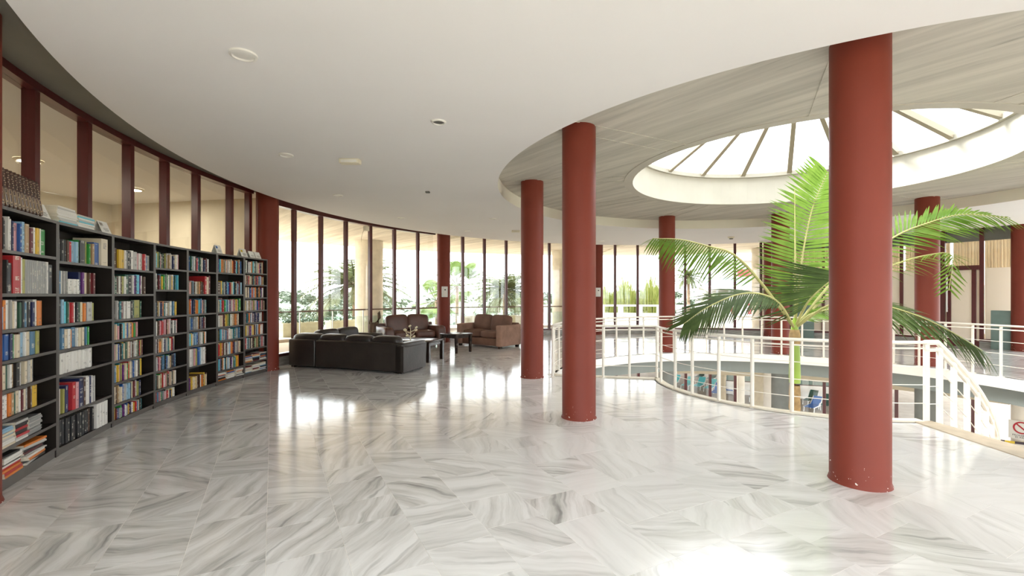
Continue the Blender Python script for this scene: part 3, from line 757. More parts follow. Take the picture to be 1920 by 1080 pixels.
# explicit rows: (fill, codes).  A token is colour letter + optional thickness in mm / height in cm
ROWS = {
 (0, 0): (.80, 'c22/15 m26/15 k14/24 w12/25 k20/23 w16/24 v14/23 p34/22 b18/22 l22/24 a34/23 w16/23 g14/20 m26/21 w18/22 y26/22 w10/22 e48/22'),
 (0, 1): (.88, 'c34/21 a26/21 k14/25 k40/23 r70/29 w14/28 i26/27 g22/27 g22/27 g22/27 g22/27 g22/27 g22/27 g22/27 g22/27 g22/27 g22/27 w18/27 k44/25'),
 (0, 2): (.74, 'w30/21 l24/17 o22/22 w30/22 g16/22 c16/21 o12/21 w20/21 p24/21 d22/20 k20/21 s22/20 g22/21 k24/20 v26/20 f22/22 w18/22 o46/21'),
 (0, 3): (.66, 'w14/19 s22/19 l20/19 b34/20 v22/20 e18/19 w24/18 c28/18 n14/20 l26/19 w14/20 c34/20 s44/19 i30/19'),
 (0, 4): (.60, 'w34/18 p24/17 c30/18 d22/18 w20/18 a22/18 k30/18 f16/18 k28/17 c24/18 g16/17 f24/18 c22/18 g26/18'),
 (0, 5): (.63, 'p10/17 b30/17 w26/17 w22/18 r16/18 o30/18 a26/17 d16/17 c30/18 w18/17 m18/17 c24/17 g18/17 f20/18 n16/18 c10/17 y46/18'),
 (1, 0): (.90, 'k20/20 g16/20 k22/20 g16/20 k20/20 n22/20 r22/19 l22/20 w16/20 l28/20 e10/22 k56/22 i42/22 e18/20 n22/21 a24/21 w14/17 b58/23 c80/28'),
 (1, 1): (.66, 'p20/22 s22/21 w24/21 g14/21 f20/21 g14/21 w22/14 w22/14 w22/14 w22/14 w22/14 v22/21 u22/21 i20/21 c34/21 n16/21 r26/21 m24/21'),
 (1, 2): (.68, 'p14/22 n18/22 k16/22 l24/22 q22/20 d18/20 k20/19 w16/19 r22/19 w14/19 d24/19 k22/19 d26/19 c24/19 o28/18 s16/18 f58/19 w16/19 i28/18'),
 (1, 3): (.55, 'w24/18 c22/18 s28/19 o18/18 c30/18 w24/18 c18/18 o16/17 s44/19 w16/18 c26/18 n16/18 c28/18 k16/18 s16/18 e24/18'),
 (1, 4): (.63, 'w30/20 w30/20 w30/20 w30/20 w30/20 w46/20 w30/20 w30/20 w30/20 w30/20 w30/20 w30/20'),
 (1, 5): (.64, 'w34/23 k16/22 i18/22 v20/24 b34/24 r34/26 p30/25 v46/28 n24/27 w22/28 w14/27 v22/27 w14/27 g14/26 f14/26'),
 (1, 6): (.90, 'k22/23 k22/23 k22/23 k22/23 k22/23 k22/23 k22/23 k22/23 k22/23 k22/23 k22/23 k22/23 k22/23 k22/23 k22/23 n22/23 k22/23 n22/23 w34/25 w34/25 w34/25 w34/25'),
 (2, 0): (.95, 'n56/22 y34/21 y30/21 w14/21 g14/20 k30/21 k14/21 w34/22 f36/21 p20/20 w20/20 k22/20 w16/20 r24/20 w10/20 b16/18 g40/19'),
 (2, 1): (.80, 'w16/20 d22/19 n24/20 w16/20 n10/20 i24/20 w20/20 d36/22 k34/22 w14/22 u18/22 v12/22 q42/23 u14/22 w16/22 n24/21'),
 (2, 2): (.72, 'g20/20 k16/21 f10/21 k22/20 t20/20 m20/20 w14/20 n14/20 w38/20 k22/20 d34/21 i60/21 d16/20'),
}
MAG = {(0, 6), (0, 7), (5, 7), (6, 7), (6, 8)}
nind = 0
seen_lab = {}
for b in range(7):
    root, wid, rz, p0 = cases[b]; zt = [HB - 0.02] + [s - 0.024 for s in SH[b]]
    for r in range(len(SH[b])):
        z = SH[b][r] + 0.0005; room = zt[r] - z - 0.012
        if (b, r) in MAG: continue
        ind = b < 3 and nind < 290
        toks = []
        if (b, r) in ROWS:
            fill, s = ROWS[(b, r)]
            for tk in s.split():
                ky = tk[0]; tkn, hh = tk[1:].split('/'); toks.append((ky, float(tkn) / 1000, float(hh) / 100))
            tot = sum(t[1] for t in toks); sc_ = min(.98, fill * (1.07 if b == 0 else 1.03)) * (wid - 0.06) / tot
            toks = [(k_, w_ * sc_, h_) for k_, w_, h_ in toks]
        else:
            fill = br.uniform(.60, .76) if (b < 5) else br.uniform(.74, .95)
            if (b, r) in ((2, 3), (3, 4)): fill = .62
            bh = min(room - 0.015, br.uniform(.18, .21)); xx = 0
            while xx < fill * (wid - 0.06):
                w_ = br.choice([.014, .018, .022, .026, .03, .036]); h_ = min(room - .004, bh + br.gauss(0, .010)); toks.append((br.choice(WTS), w_, h_)); xx += w_
            if (b, r) == (6, 6): toks[0:2] = [('r', .06, .20), ('w', .02, .19)]
            if (b, r) == (4, 1): toks[-3:] = [('r', .05, .27), ('c', .05, .26), ('m', .04, .28)]
            if (b, r) == (5, 1): toks[0:2] = [('n', .11, .20)]
            if (b, r) == (5, 2): toks[-1:] = [('e', .05, .21)]
            if (b, r) == (4, 5): toks = [('c', .03, .24), ('w', .04, .25), ('f', .04, .25), ('w', .02, .24), ('p', .03, .25), ('i', .03, .25), ('a', .02, .23), ('b', .05, .27), ('l', .03, .25), ('w', .03, .25), ('k', .015, .24), ('w', .03, .25), ('w', .03, .25), ('k', .02, .24), ('n', .03, .24)]
        x = 0.028
        shelf = 'top' if r == 0 else 'bottom' if r == len(SH[b]) - 1 else ordn[r]
        for j, (ky, w_, h_) in enumerate(toks):
            if x + w_ > wid - 0.03: break
            h_ = min(h_, room); d_ = min(DEP - 0.035, 0.10 + h_ * 0.55) + br.uniform(-.01, .01); yy = 0.012 + br.uniform(0, .025)
            if h_ > .24: d_ = min(DEP - 0.03, d_ + .02); yy = 0.006
            lab = None
            if ind:
                szw = 'thick ' if w_ > .036 else 'slim ' if w_ < .015 else ''
                lab = '%s%s book, %s from left, %s shelf, %s bookcase from the left' % (szw, PAL[ky][0], ordn[j], shelf, ordn[b])
                nind += 1
            tl = 0.0
            add_book(cases[b], x, yy, z, w_ - .0012, d_, h_, ky, lab, 'books on the %s shelf of the %s bookcase' % (shelf, ordn[b]), ind, tl)
            x += w_
# the farther books, past the limit for single objects
me = bpy.data.meshes.new('more_books'); me.from_pydata(far_books['v'], [], far_books['f'])
for kx in KEYS: me.materials.append(BOOKM[kx])
me.materials.append(M['pages']); me.polygons.foreach_set('material_index', far_books['m'])
ul = me.uv_layers.new(name='UVMap'); ul.data.foreach_set('uv', [c for p in far_books['uv'] for c in p]); me.update()
tag(obj('more_books', me), 'rows of assorted books filling the four farther bookcases', 'book', kind='stuff')

# magazines lying in piles -------------------------------------------
def magazine(case, x, y, z, w, d, t, key, label, group, rot=0.0, pitch=0.0, name='magazine'):
    root, wid, rz, p0 = case
    q = MB(); q.box((0, 0, t / 2), (w, d, t), 1); q.box((0, 0, t + .0005), (w, d, .001), 0); q.box((0, -d / 2 - .0006, t / 2), (w, .0012, t), 0)
    o = q.build(name, [BOOKM[key], M['pages']])
    o.matrix_world = Matrix.Translation((p0.x, p0.y, 0)) @ Matrix.Rotation(rz, 4, 'Z') @ Matrix.Translation((x, y, z)) @ Matrix.Rotation(rot, 4, 'Z') @ Matrix.Rotation(pitch, 4, 'Y')
    tag(o, label, 'magazine', group); return o
def pile(case, x, z, n, w, d, keys, label, group, t0=.010, wob=.02, rot=.05, pitch=0.0, top=None):
    zz = z + .0005
    for i in range(n):
        t = t0 * br.uniform(.75, 1.3); ky = br.choice(keys)
        if top and zz + t > top: break
        magazine(case, x + br.uniform(-wob, wob), DEP / 2 - .02 + br.uniform(-.01, .01), zz, w, d, t, ky, '%s %s, %s from the bottom, %s' % (PAL[ky][0], label[0], ordn[i], label[1]), group, br.uniform(-rot, rot), pitch)
        zz += t + .0012
c0 = cases[0]; z6, z7 = SH[0][6], SH[0][7]
pile(c0, .14, z6, 9, .20, .20, 'wwfcl', ('magazine', 'left pile, seventh shelf, nearest bookcase'), 'magazines on the seventh shelf, left pile', .014, .008)
pile(c0, .335, z6, 9, .17, .20, 'kfgkvwr', ('magazine', 'middle pile, seventh shelf, nearest bookcase'), 'magazines on the seventh shelf, middle pile', .015, .008)
pile(c0, .53, z6, 13, .19, .20, 'gfg', ('thin magazine', 'right pile, seventh shelf, nearest bookcase'), 'magazines on the seventh shelf, right pile', .0095, .004, .02)
pile(c0, .18, z7, 9, .26, .22, 'rcwkow', ('thick magazine', 'left pile, bottom of nearest bookcase'), 'magazines at the bottom of the nearest bookcase, left pile', .016, .015)
pile(c0, .50, z7, 11, .29, .22, 'wwkfmkofo', ('skewed magazine', 'slumped right pile, bottom of nearest bookcase'), 'magazines at the bottom of the nearest bookcase, right pile', .013, .035, .16, 0.0)
for bi, ri, txt in ((5, 7, 'bottom, second bookcase from red column'), (6, 7, 'lower shelf, bookcase by red column'), (6, 8, 'bottom board, bookcase by red column')):
    cc = cases[bi]
    for sct in range(3):
        pn = ('left', 'middle', 'right')[sct]
        pile(cc, .13 + sct * (cc[1] - .24) / 2, SH[bi][ri], 8, (cc[1] - .1) / 3, .20, 'wcwfkbcwsmo', ('magazine', pn + ' pile, ' + txt), 'magazines, %s pile, %s' % (pn, txt), .014, .012, .08, 0.0, SH[bi][ri - 1] - .03)

# things on top of the bookcases ----------------------------------------
def on_case(o, case, x, y, z, rot=0.0, tilt=0.0):
    root, wid, rz, p0 = case
    o.matrix_world = Matrix.Translation((p0.x, p0.y, 0)) @ Matrix.Rotation(rz, 4, 'Z') @ Matrix.Translation((x, y, z)) @ Matrix.Rotation(tilt, 4, 'Y') @ Matrix.Rotation(rot, 4, 'Z')
def leather_volume(i):
    w, d, h = .042, .20, .285
    q = MB(); q.rbox((w / 2, d / 2, h / 2), (w, d, h), .006)
    o = q.build('leather_volume', M['volume'])
    g = MB()
    for zz in (.018, .135, .262): g.box((w / 2, -.0008, zz), (w * .8, .003, .003))
    g.box((w * .10, -.0008, .075), (.0025, .003, .11)); g.box((w * .90, -.0008, .075), (.0025, .003, .11))
    for kx in range(6): g.box((w * (.36 + .28 * (kx % 2)), -.001, .160 + kx * .016), (w * .25, .003, .006))
    g.rbox((w / 2, -.001, .04), (.013, .004, .013), .005); g.rbox((w / 2, -.001, .10), (.009, .004, .009), .004)
    g.build('gilt_tooling', M['gilt'], o)
    return o
x = .05
lean = [-.22] * 11
for i in range(11):
    o = leather_volume(i); th = -0.22 - 0.01 * i
    on_case(o, cases[0], .07 + i * .054, .01, HB + .0005, 0, th)
    tag(o, 'brown gilt-tooled leather volume leaning on the nearest bookcase, %s from the left' % ordn[i], 'book', 'leather volumes leaning on the nearest bookcase')
def sign_card(case, x, y, w, h, label, mark=None, rot=0.0):
    q = MB(); t = .003; lean = .05
    q.add([(-w / 2, 0, 0), (w / 2, 0, 0), (w / 2, lean, h), (-w / 2, lean, h), (-w / 2, t, 0), (w / 2, t, 0), (w / 2, lean + t, h), (-w / 2, lean + t, h)],
          [(0, 1, 2, 3), (7, 6, 5, 4), (0, 4, 5, 1), (1, 5, 6, 2), (2, 6, 7, 3), (3, 7, 4, 0)])
    q.add([(-w / 2, 2 * lean + t, 0), (w / 2, 2 * lean + t, 0), (w / 2, lean + t, h), (-w / 2, lean + t, h)], [(3, 2, 1, 0)])
    o = q.build('sign_card', M['paper']); on_case(o, case, x, y, HB + .0005, rot); tag(o, label, 'card', 'small notices standing on the bookcases')
    g = MB()
    def strip(u0, u1, v0, v1):
        f = lambda u, v: (-w / 2 + u * w, lean * v - .0008, h * v)
        g.add([f(u0, v0), f(u1, v0), f(u1, v1), f(u0, v1)], [(0, 1, 2, 3)])
    for (u0, u1, v) in ((.30, .82, .40), (.26, .86, .30), (.34, .78, .20)): strip(u0, u1, v, v + .035)
    g.build('print', M['darkgrille'], o)
    if mark:
        g = MB(); strip(.10, .42, .60, .86); g.build('printed_mark', mark, o)
sign_card(cases[0], cases[0][1] - .16, .02, .21, .13, 'white folded notice card with yellow mark beside the leather volumes', M['yellow'])
sign_card(cases[1], cases[1][1] - .07, .02, .19, .13, 'white folded notice card right of the white magazine stacks', M['steel'])
sign_card(cases[5], .12, .03, .14, .14, 'lone white notice card on the bookcase second from the red column', M['blue'])
sign_card(cases[6], .06, .03, .16, .14, 'leftmost of the three notice cards on the bookcase touching the red column', M['yellow'])
sign_card(cases[6], .28, .03, .14, .12, 'middle of the three notice cards on the bookcase touching the red column')
sign_card(cases[6], .44, .03, .15, .12, 'notice card closest to the red column, on the far end bookcase')
for sct, (x, n) in enumerate(((.19, 10), (.50, 8))):
    zz = HB + .0008
    for i in range(n):
        o = magazine(cases[1], x + br.uniform(-.008, .008), .115 + br.uniform(-.006, .006), zz, .28, .19, .013, br.choice('wwwfqw'),
                 'white spined magazine, %s from the bottom, %s stack on top of second bookcase' % (ordn[i], 'taller' if sct == 0 else 'lower'), 'white magazines on the second bookcase, %s stack' % ('taller' if sct == 0 else 'lower'), br.uniform(-.06, .06))
        zz += .0150

# ------------------------------------------------------------------ sofas and tables
FURN = 1
def sofa_two(name, label, loc, rz, w, d, mm, side, seat_h=.42, arm_h=.60, arm_w=.17, back_h=.62, cush_top=.84, round_arm=False, wrinkle=False):
    root = empty(name, loc, rz); tag(root, label, 'sofa')
    q = MB(); q.rbox((0, .02, .16), (w - .06, d - .10, .20), .02); q.build('base_frame', mm, root)
    iw = w - 2 * arm_w
    for s in (-1, 1):
        q = MB(); ax = s * (w / 2 - arm_w / 2)
        if round_arm:
            q.pillow((ax, -.01, arm_h / 2 + .03), (arm_w + .03, d - .02, arm_h - .06), 7)
        else:
            q.rbox((ax, 0, arm_h / 2 + .03), (arm_w, d, arm_h - .06), .03, seg=3)
        q.build('armrest', side, root)
        q = MB(); q.pillow((s * iw / 4, -.08, seat_h - .06), (iw / 2 - .006, d - .26, .19), 6, crown=.18); q.build('seat_cushion', mm, root)
        q = MB(); q.pillow((0, 0, 0), (iw / 2 + .02, .20, cush_top - seat_h + .06), 5.5, M=Matrix.Translation((s * iw / 4, d / 2 - .27, (cush_top + seat_h) / 2)) @ Matrix.Rotation(-.22, 4, 'X') @ Matrix.Rotation(.05 * s if wrinkle else 0, 4, 'Y'))
        q.build('back_cushion', mm, root)
        for yy in (-d / 2 + .08, d / 2 - .08):
            q = MB(); q.box((s * (w / 2 - .08), yy, .03), (.08, .08, .06)); q.build('foot', M['wood'], root)
    q = MB(); q.rbox((0, d / 2 - .09, back_h / 2 + .05), (w - .1, .17, back_h - .02), .03, seg=3); q.build('backrest', mm, root)
    return root
# brown leather two-seater, facing the coffee table
sofa_two('leather_sofa', 'brown creased leather two-seat sofa in front of the windows, behind the coffee table', (-2.78, 12.62, 0), R(36), 1.72, .92, M['leatherbrown'], M['leatherbrown'], .43, .59, .25, .62, .86, True, True)
sofa_two('suede_sofa', 'brown suede two-seat sofa with square arms beside the small side table', (-.66, 12.98, 0), R(-38), 1.62, .90, M['suede'], M['suedeside'], .42, .62, .17, .62, .84)
# black leather corner sofa seen from behind
p0 = Vector((-4.46, 9.22, 0)); p1 = Vector((-1.96, 8.36, 0)); rz = atan2((p1 - p0).y, (p1 - p0).x); LN = (p1 - p0).length
cs = empty('corner_sofa', p0, rz); tag(cs, 'black-brown leather corner sofa seen from behind, in the middle of the lounge', 'sofa')
lb = M['leatherblack']
split = .66
def cpart(name, fn): q = MB(); fn(q); return q.build(name, lb, cs)
cpart('back_panel', lambda q: q.rbox((split / 2 - .004, .10, .295), (split - .008, .20, .53), .035, seg=3))
cpart('back_panel', lambda q: q.rbox((split + (LN - split - .02) / 2, .10, .295), (LN - split - .03, .20, .53), .035, seg=3))
cpart('base_frame', lambda q: q.rbox((LN / 2, .48, .18), (LN - .06, .78, .26), .02))
cpart('armrest', lambda q: q.add([(LN - .17, .0, .03), (LN, .0, .03), (LN, .80, .03), (LN - .17, .80, .03), (LN - .17, 0, .52), (LN, 0, .50), (LN + .01, .82, .50), (LN - .17, .82, .50)], [(0, 3, 2, 1), (4, 5, 6, 7), (0, 1, 5, 4), (1, 2, 6, 5), (2, 3, 7, 6), (3, 0, 4, 7)]))
cpart('arm_pad', lambda q: q.pillow((LN - .085, .41, .515), (.20, .84, .09), 5))
nw = (LN - split - .17) / 3
for i in range(3):
    cpart('back_cushion', lambda q: q.pillow((0, 0, 0), (nw + .01, .24, .34), 4.2, M=Matrix.Translation((split + nw * (i + .5), .20, .50)) @ Matrix.Rotation(.10, 4, 'X')))
    cpart('seat_cushion', lambda q: q.pillow((split + nw * (i + .5), .56, .37), (nw - .005, .56, .17), 6))
cpart('back_cushion', lambda q: q.pillow((0, 0, 0), (split + .05, .24, .34), 4.2, M=Matrix.Translation((split / 2 + .03, .20, .50)) @ Matrix.Rotation(.10, 4, 'X')))
cpart('seat_cushion', lambda q: q.pillow((split / 2 + .1, .56, .37), (split - .2, .56, .17), 6))
# return leg of the corner, along the window side
cpart('base_frame', lambda q: q.rbox((.20, 1.55, .18), (.80, 1.30, .26), .02))
cpart('back_panel', lambda q: q.rbox((-.12, 1.30, .295), (.20, 1.80, .53), .035, seg=3))
for i in range(2):
    cpart('seat_cushion', lambda q: q.pillow((.30, 1.16 + i * .66, .37), (.60, .64, .17), 6))
    cpart('back_cushion', lambda q: q.pillow((0, 0, 0), (.24, .66, .34), 4.2, M=Matrix.Translation((-.0, 1.10 + i * .68, .51)) @ Matrix.Rotation(-.10, 4, 'Y')))
cpart('armrest', lambda q: q.rbox((.20, 2.28, .27), (.80, .17, .48), .04, seg=3))
for (x, y) in ((.08, .08), (LN - .1, .08), (LN - .1, .75), (-.10, 2.25), (.50, 2.25)):
    q = MB(); q.box((x, y, .016), (.08, .08, .032)); q.build('foot', M['wood'], cs)

def table(name, label, loc, rz, w, d, h, leg, taper):
    root = empty(name, loc, rz); tag(root, label, 'table')
    q = MB(); q.rbox((0, 0, h - .0175), (w, d, .035), .006); q.build('tabletop', M['wood'], root)
    q = MB(); q.box((0, 0, h - .070), (w - .08, d - .08, .07)); q.build('apron', M['wood'], root)
    for sx in (-1, 1):
        for sy in (-1, 1):
            x, y = sx * (w / 2 - leg / 2 - .01), sy * (d / 2 - leg / 2 - .01); a, b2 = leg / 2, leg / 2 * taper
            q = MB(); q.add([(x - b2, y - b2, 0), (x + b2, y - b2, 0), (x + b2, y + b2, 0), (x - b2, y + b2, 0), (x - a, y - a, h - .036), (x + a, y - a, h - .036), (x + a, y + a, h - .036), (x - a, y + a, h - .036)],
                            [(0, 3, 2, 1), (4, 5, 6, 7), (0, 1, 5, 4), (1, 2, 6, 5), (2, 3, 7, 6), (3, 0, 4, 7)]); q.build('leg', M['wood'], root)
    return root
table('side_table', 'small square dark wood table with tapered legs in front of the suede sofa', (-1.40, 11.62, 0), R(-38), .58, .58, .47, .065, .7)
table('coffee_table', 'long dark wood coffee table between the corner sofa and the leather sofa', (-2.22, 10.28, 0), rz, 1.25, .70, .45, .07, 1.0)
# decorative branch on the coffee table
br_ = empty('blossom_branch', (-2.20, 10.02, .4505)); tag(br_, 'cream blossom branch ornament standing on the coffee table', 'ornament')
q = MB(); q.tube([(0, 0, 0), (.01, 0, .12), (0, .01, .24), (-.01, 0, .30)], [.012, .009, .007, .004], 6)
tips = [(-.01, 0, .31)]
for (z0, dx, dy, dz) in ((.08, -.13, .03, .15), (.10, .12, .02, .12), (.16, -.10, -.02, .06), (.18, .13, 0, .10), (.05, .07, .04, .03), (.06, -.06, -.04, .05)):
    q.tube([(.005, 0, z0), (dx * .6, dy * .6, z0 + dz * .35), (dx, dy, z0 + dz)], [.007, .006, .003], 5); tips.append((dx, dy, z0 + dz))
q.build('stem', M['flower'], br_)
for tp in tips:
    q = MB()
    for kx in range(5):
        a = kx * 2 * pi / 5; q.pillow((tp[0] + .018 * cos(a), tp[1] + .012 * sin(a), tp[2] + .014 * sin(a + .5)), (.03, .02, .026), 2.5, k=3)
    q.build('blossom', M['flower'], br_)
# tall dried cactus trunk behind the black sofa
q = MB(); dl = Vector((-3.48, 11.55, 0)); dt = empty('dried_cactus', dl); tag(dt, 'tall dried brown cactus trunk with one raised arm behind the black sofa', 'ornament')
q.tube([(0, 0, 0), (.01, 0, .25), (0, 0, .5), (.01, 0, .68), (.01, 0, .74)], [.10, .095, .09, .085, .06], 12); q.build('trunk', M['drift'], dt)
q = MB(); q.tube([(.05, 0, .66), (.12, 0, .74), (.17, 0, .86), (.16, 0, .98), (.18, 0, 1.02)], [.045, .045, .042, .038, .02], 8); q.build('arm', M['drift'], dt)
q = MB(); q.tube([(-.05, 0, .68), (-.07, 0, .74), (-.06, 0, .80)], [.04, .035, .012], 8); q.build('stump', M['drift'], dt)

# ------------------------------------------------------------------ railing of the well
RH = .90
def rail_post(parent, p, r=.021, h=RH - .02, off=Vector((0, 0, 0)), flange=True):
    q = MB(); q.lathe([(r, 0), (r, h), (0, h)], 10)
    if flange: q.lathe([(.05, 0), (.05, .008), (r, .012)], 14)
    return q.build('post', M['white'], parent, loc=p - off)
def arc(rad, a0, a1, z, step=2.0):
    n = max(2, int(abs(a1 - a0) / step)); return [P(a0 + (a1 - a0) * i / n, rad, z) for i in range(n + 1)]
fr = empty('well_railing', P(90, RW, 0)); tag(fr, 'white railing with thin rods round the far edge of the stair well', 'railing'); off = Vector(fr.location)
q = MB(); q.tube([p - off for p in arc(RW - .0, -82, 170.3, RH)], .026, 8, flat=.7); q.build('handrail', M['white'], fr)
for z, r in ((.83, .012), (.62, .005), (.41, .005), (.20, .005)):
    q = MB(); q.tube([p - off for p in arc(RW, -82, 170.3, z)], r, 6); q.build('rod', M['white'], fr)
for kx in range(-14, 28): rail_post(fr, P(3.42 + 6.0 * kx + .0, RW + .02), off=off)
nr = empty('landing_railing', P(AL0, RN, 0)); tag(nr, 'white railing with thin rods along the inner edge of the landing', 'railing'); off = Vector(nr.location)
pa, pb = P(170.6, RW), P(167.2, RN + .0)
def near_path(z): return [pa + Vector((0, 0, z)), pb + Vector((0, 0, z))] + arc(RN, 170.5, 272, z)
q = MB(); q.tube([p - off for p in near_path(RH)], .028, 8, flat=.7); q.build('handrail', M['white'], nr)
for z, r in ((.835, .011), (.63, .005), (.42, .005), (.21, .005)):
    q = MB(); q.tube([p - off for p in near_path(z)], r, 6); q.build('rod', M['white'], nr)
for f in (0.0, .25, .49, .74, 1.0): rail_post(nr, pa.lerp(pb, f), .022, off=off)
for a in (177.4, 191.5, 201.7, 213.3, 224.7, 236.1, 248.0, 260.0): rail_post(nr, P(a, RN), .023, off=off)
# stair: treads and falling rail
st = struct(empty('stair', P(AL1, RN, 0))); off = Vector(st.location)
for i in range(20):
    a0 = AL1 + 2.4 + i * 5.0; z = -.17 * (i + 1)
    q = MB(); q.band(0, a0, a0 + 5.6, [(RN + .02, z - .16), (RN + .02, z), (RW - .04, z), (RW - .04, z - .16)], step=3); o = q.build('tread', M['tan'], st); o.location = -off
q = MB()
for i in range(20):
    a0 = AL1 + 1.5 + i * 5.0; z = -.17 * i
    vs = [];
    for (a, zz) in ((a0, z), (a0 + 5, z - .17)):
        for (r, dz) in ((RN - .02, -.42), (RN - .02, .02), (RN + .02, .02), (RN + .02, -.42)): vs.append(P(a, r, zz + dz))
    q.add(vs, [(0, 4, 5, 1), (1, 5, 6, 2), (2, 6, 7, 3), (3, 7, 4, 0)])
o = q.build('stringer', M['whitew'], st); o.location = -off
sr = empty('stair_railing', P(272, RN, 0)); tag(sr, 'white railing falling along the curved stair, with broad flat posts', 'railing'); off = Vector(sr.location)
def zr(a): return RH - max(0, a - 275.5) * .0345
def srail(dz, r, nm):
    pts = [P(a, RN, zr(a) + dz) for a in (271.5, 275.5)] + [P(275.5 + 3 * i, RN, zr(275.5 + 3 * i) + dz) for i in range(1, 28)]
    q = MB(); q.tube([p - off for p in pts], r, 8); q.build(nm, M['white'], sr)
srail(0, .030, 'handrail'); srail(-.085, .022, 'lower_rail')
for dz in (-.30, -.50, -.70): srail(dz, .005, 'rod')
q = MB(); radial_box(q, 272, RN, .055, .03, 0, RH - .02); o = q.build('post', M['white'], sr); o.location = -off
for a in (276.2, 281.2, 286.5, 291.8, 297.2, 302.5, 308, 313.5, 319, 324.5):
    q = MB(); radial_box(q, a, RN, .06, .03, zr(a) - 1.02, zr(a) - .03); o = q.build('post', M['white'], sr); o.location = -off

# ------------------------------------------------------------------ ceiling fittings
def downlight(x, y, r, label, dark=False):
    root = empty('ceiling_downlight', (x, y, ZC)); tag(root, label, 'ceiling light', 'round fittings in the white ceiling')
    q = MB(); q.lathe([(r, 0), (r * .98, -.012), (r * .80, -.016), (r * .74, -.004)], 28); q.build('ring', M['ringw'], root)
    q = MB(); q.lathe([(0, -.010), (r * .5, -.010), (r * .76, -.003)], 24); q.build('diffuser', M['darkgrille'] if dark else M['lamp'], root)
    return root
downlight(-1.95, 3.36, .095, 'large round white ceiling downlight nearest the camera')
downlight(-.74, 4.67, .075, 'round ceiling fitting with dark grille in the middle of the ceiling', True)
downlight(-2.82, 5.78, .085, 'round white ceiling downlight left of the emergency light')
downlight(-3.06, 8.14, .085, 'round white ceiling downlight above the black sofa, by the red column')
downlight(-2.52, 10.53, .085, 'round white ceiling downlight over the coffee table')
downlight(-.45, 10.68, .085, 'round white ceiling downlight in front of the suede sofa')
downlight(-1.22, 12.75, .085, 'round white ceiling downlight close to the far windows, over the suede sofa')
downlight(2.94, 15.18, .09, 'round white ceiling downlight near the wall column with panel, right of the hall')
downlight(7.92, 14.59, .09, 'round white ceiling downlight left of the column behind the palm')
q = MB(); q.rbox((0, 0, -.03), (.26, .12, .06), .012); em = q.build('emergency_light', M['cream'], loc=(-2.09, 5.98, ZC)); tag(em, 'cream rectangular emergency light on the white ceiling', 'emergency light')
q = MB(); q.rbox((0, -.064, -.035), (.20, .012, .035), .004); q.build('lens', M['lamp'], em)
q = MB(); q.rbox((0, 0, -.012), (.07, .07, .024), .006); o = q.build('ceiling_sensor', M['darkgrille'], loc=(-1.43, 7.85, ZC)); tag(o, 'small dark square sensor on the white ceiling', 'sensor')
q = MB(); q.rbox((0, 0, -.025), (.22, .10, .05), .01); o = q.build('emergency_light', M['cream'], loc=(.10, 12.64, ZC)); tag(o, 'cream emergency light on the ceiling left of the first inner column', 'emergency light')
dt = empty('smoke_detector', (6.65, 14.05, ZC)); tag(dt, 'smoke detector with dark centre on the far white ceiling above the palm', 'smoke detector')
q = MB(); q.lathe([(.10, 0), (.10, -.02), (.06, -.05), (0, -.05)], 20); q.build('housing', M['cream'], dt)
q = MB(); q.lathe([(.055, -.05), (.05, -.075), (0, -.075)], 16); q.build('sensing_head', M['darkgrille'], dt)
w_ = P(153.2, 9.30, 3.10); sb = empty('motion_sensor', w_, R(153.2)); tag(sb, 'cream motion sensor box with hanging cable at the window head', 'sensor')
q = MB(); q.rbox((0, 0, 0), (.10, .13, .12), .015); q.build('housing', M['cream'], sb)
q = MB(); q.tube([(.03, .05, -.05), (.05, .08, -.14), (.05, .12, -.28), (.06, .10, -.36)], .006, 5); q.build('cable', M['cream'], sb)
# control panels on the wall columns
for kk, lab in ((3, 'white control panel with small dark mark on the column between the sofas'), (4, 'white control panel with small dark mark on the column near the reeds')):
    cc = P(PH - 36 * kk, RCOL, 0); dv = Vector((-cc.x, -cc.y, 0)); dv.x += 2.1; dv.normalize(); ang = atan2(dv.y, dv.x) + pi / 2
    pz = cc + dv * (RAD + .015)
    root = empty('control_panel', (pz.x, pz.y, 1.36), ang); tag(root, lab, 'control panel')
    q = MB(); q.rbox((0, 0, .16), (.18, .035, .32), .012); q.build('housing', M['plastic'], root)
    q = MB(); q.rbox((0, -.019, .16), (.11, .006, .22), .003); q.build('cover', M['lamp'], root)
    q = MB(); q.rbox((.01, -.023, .22), (.045, .006, .035), .003); q.build('dark_mark', M['signblack'], root)

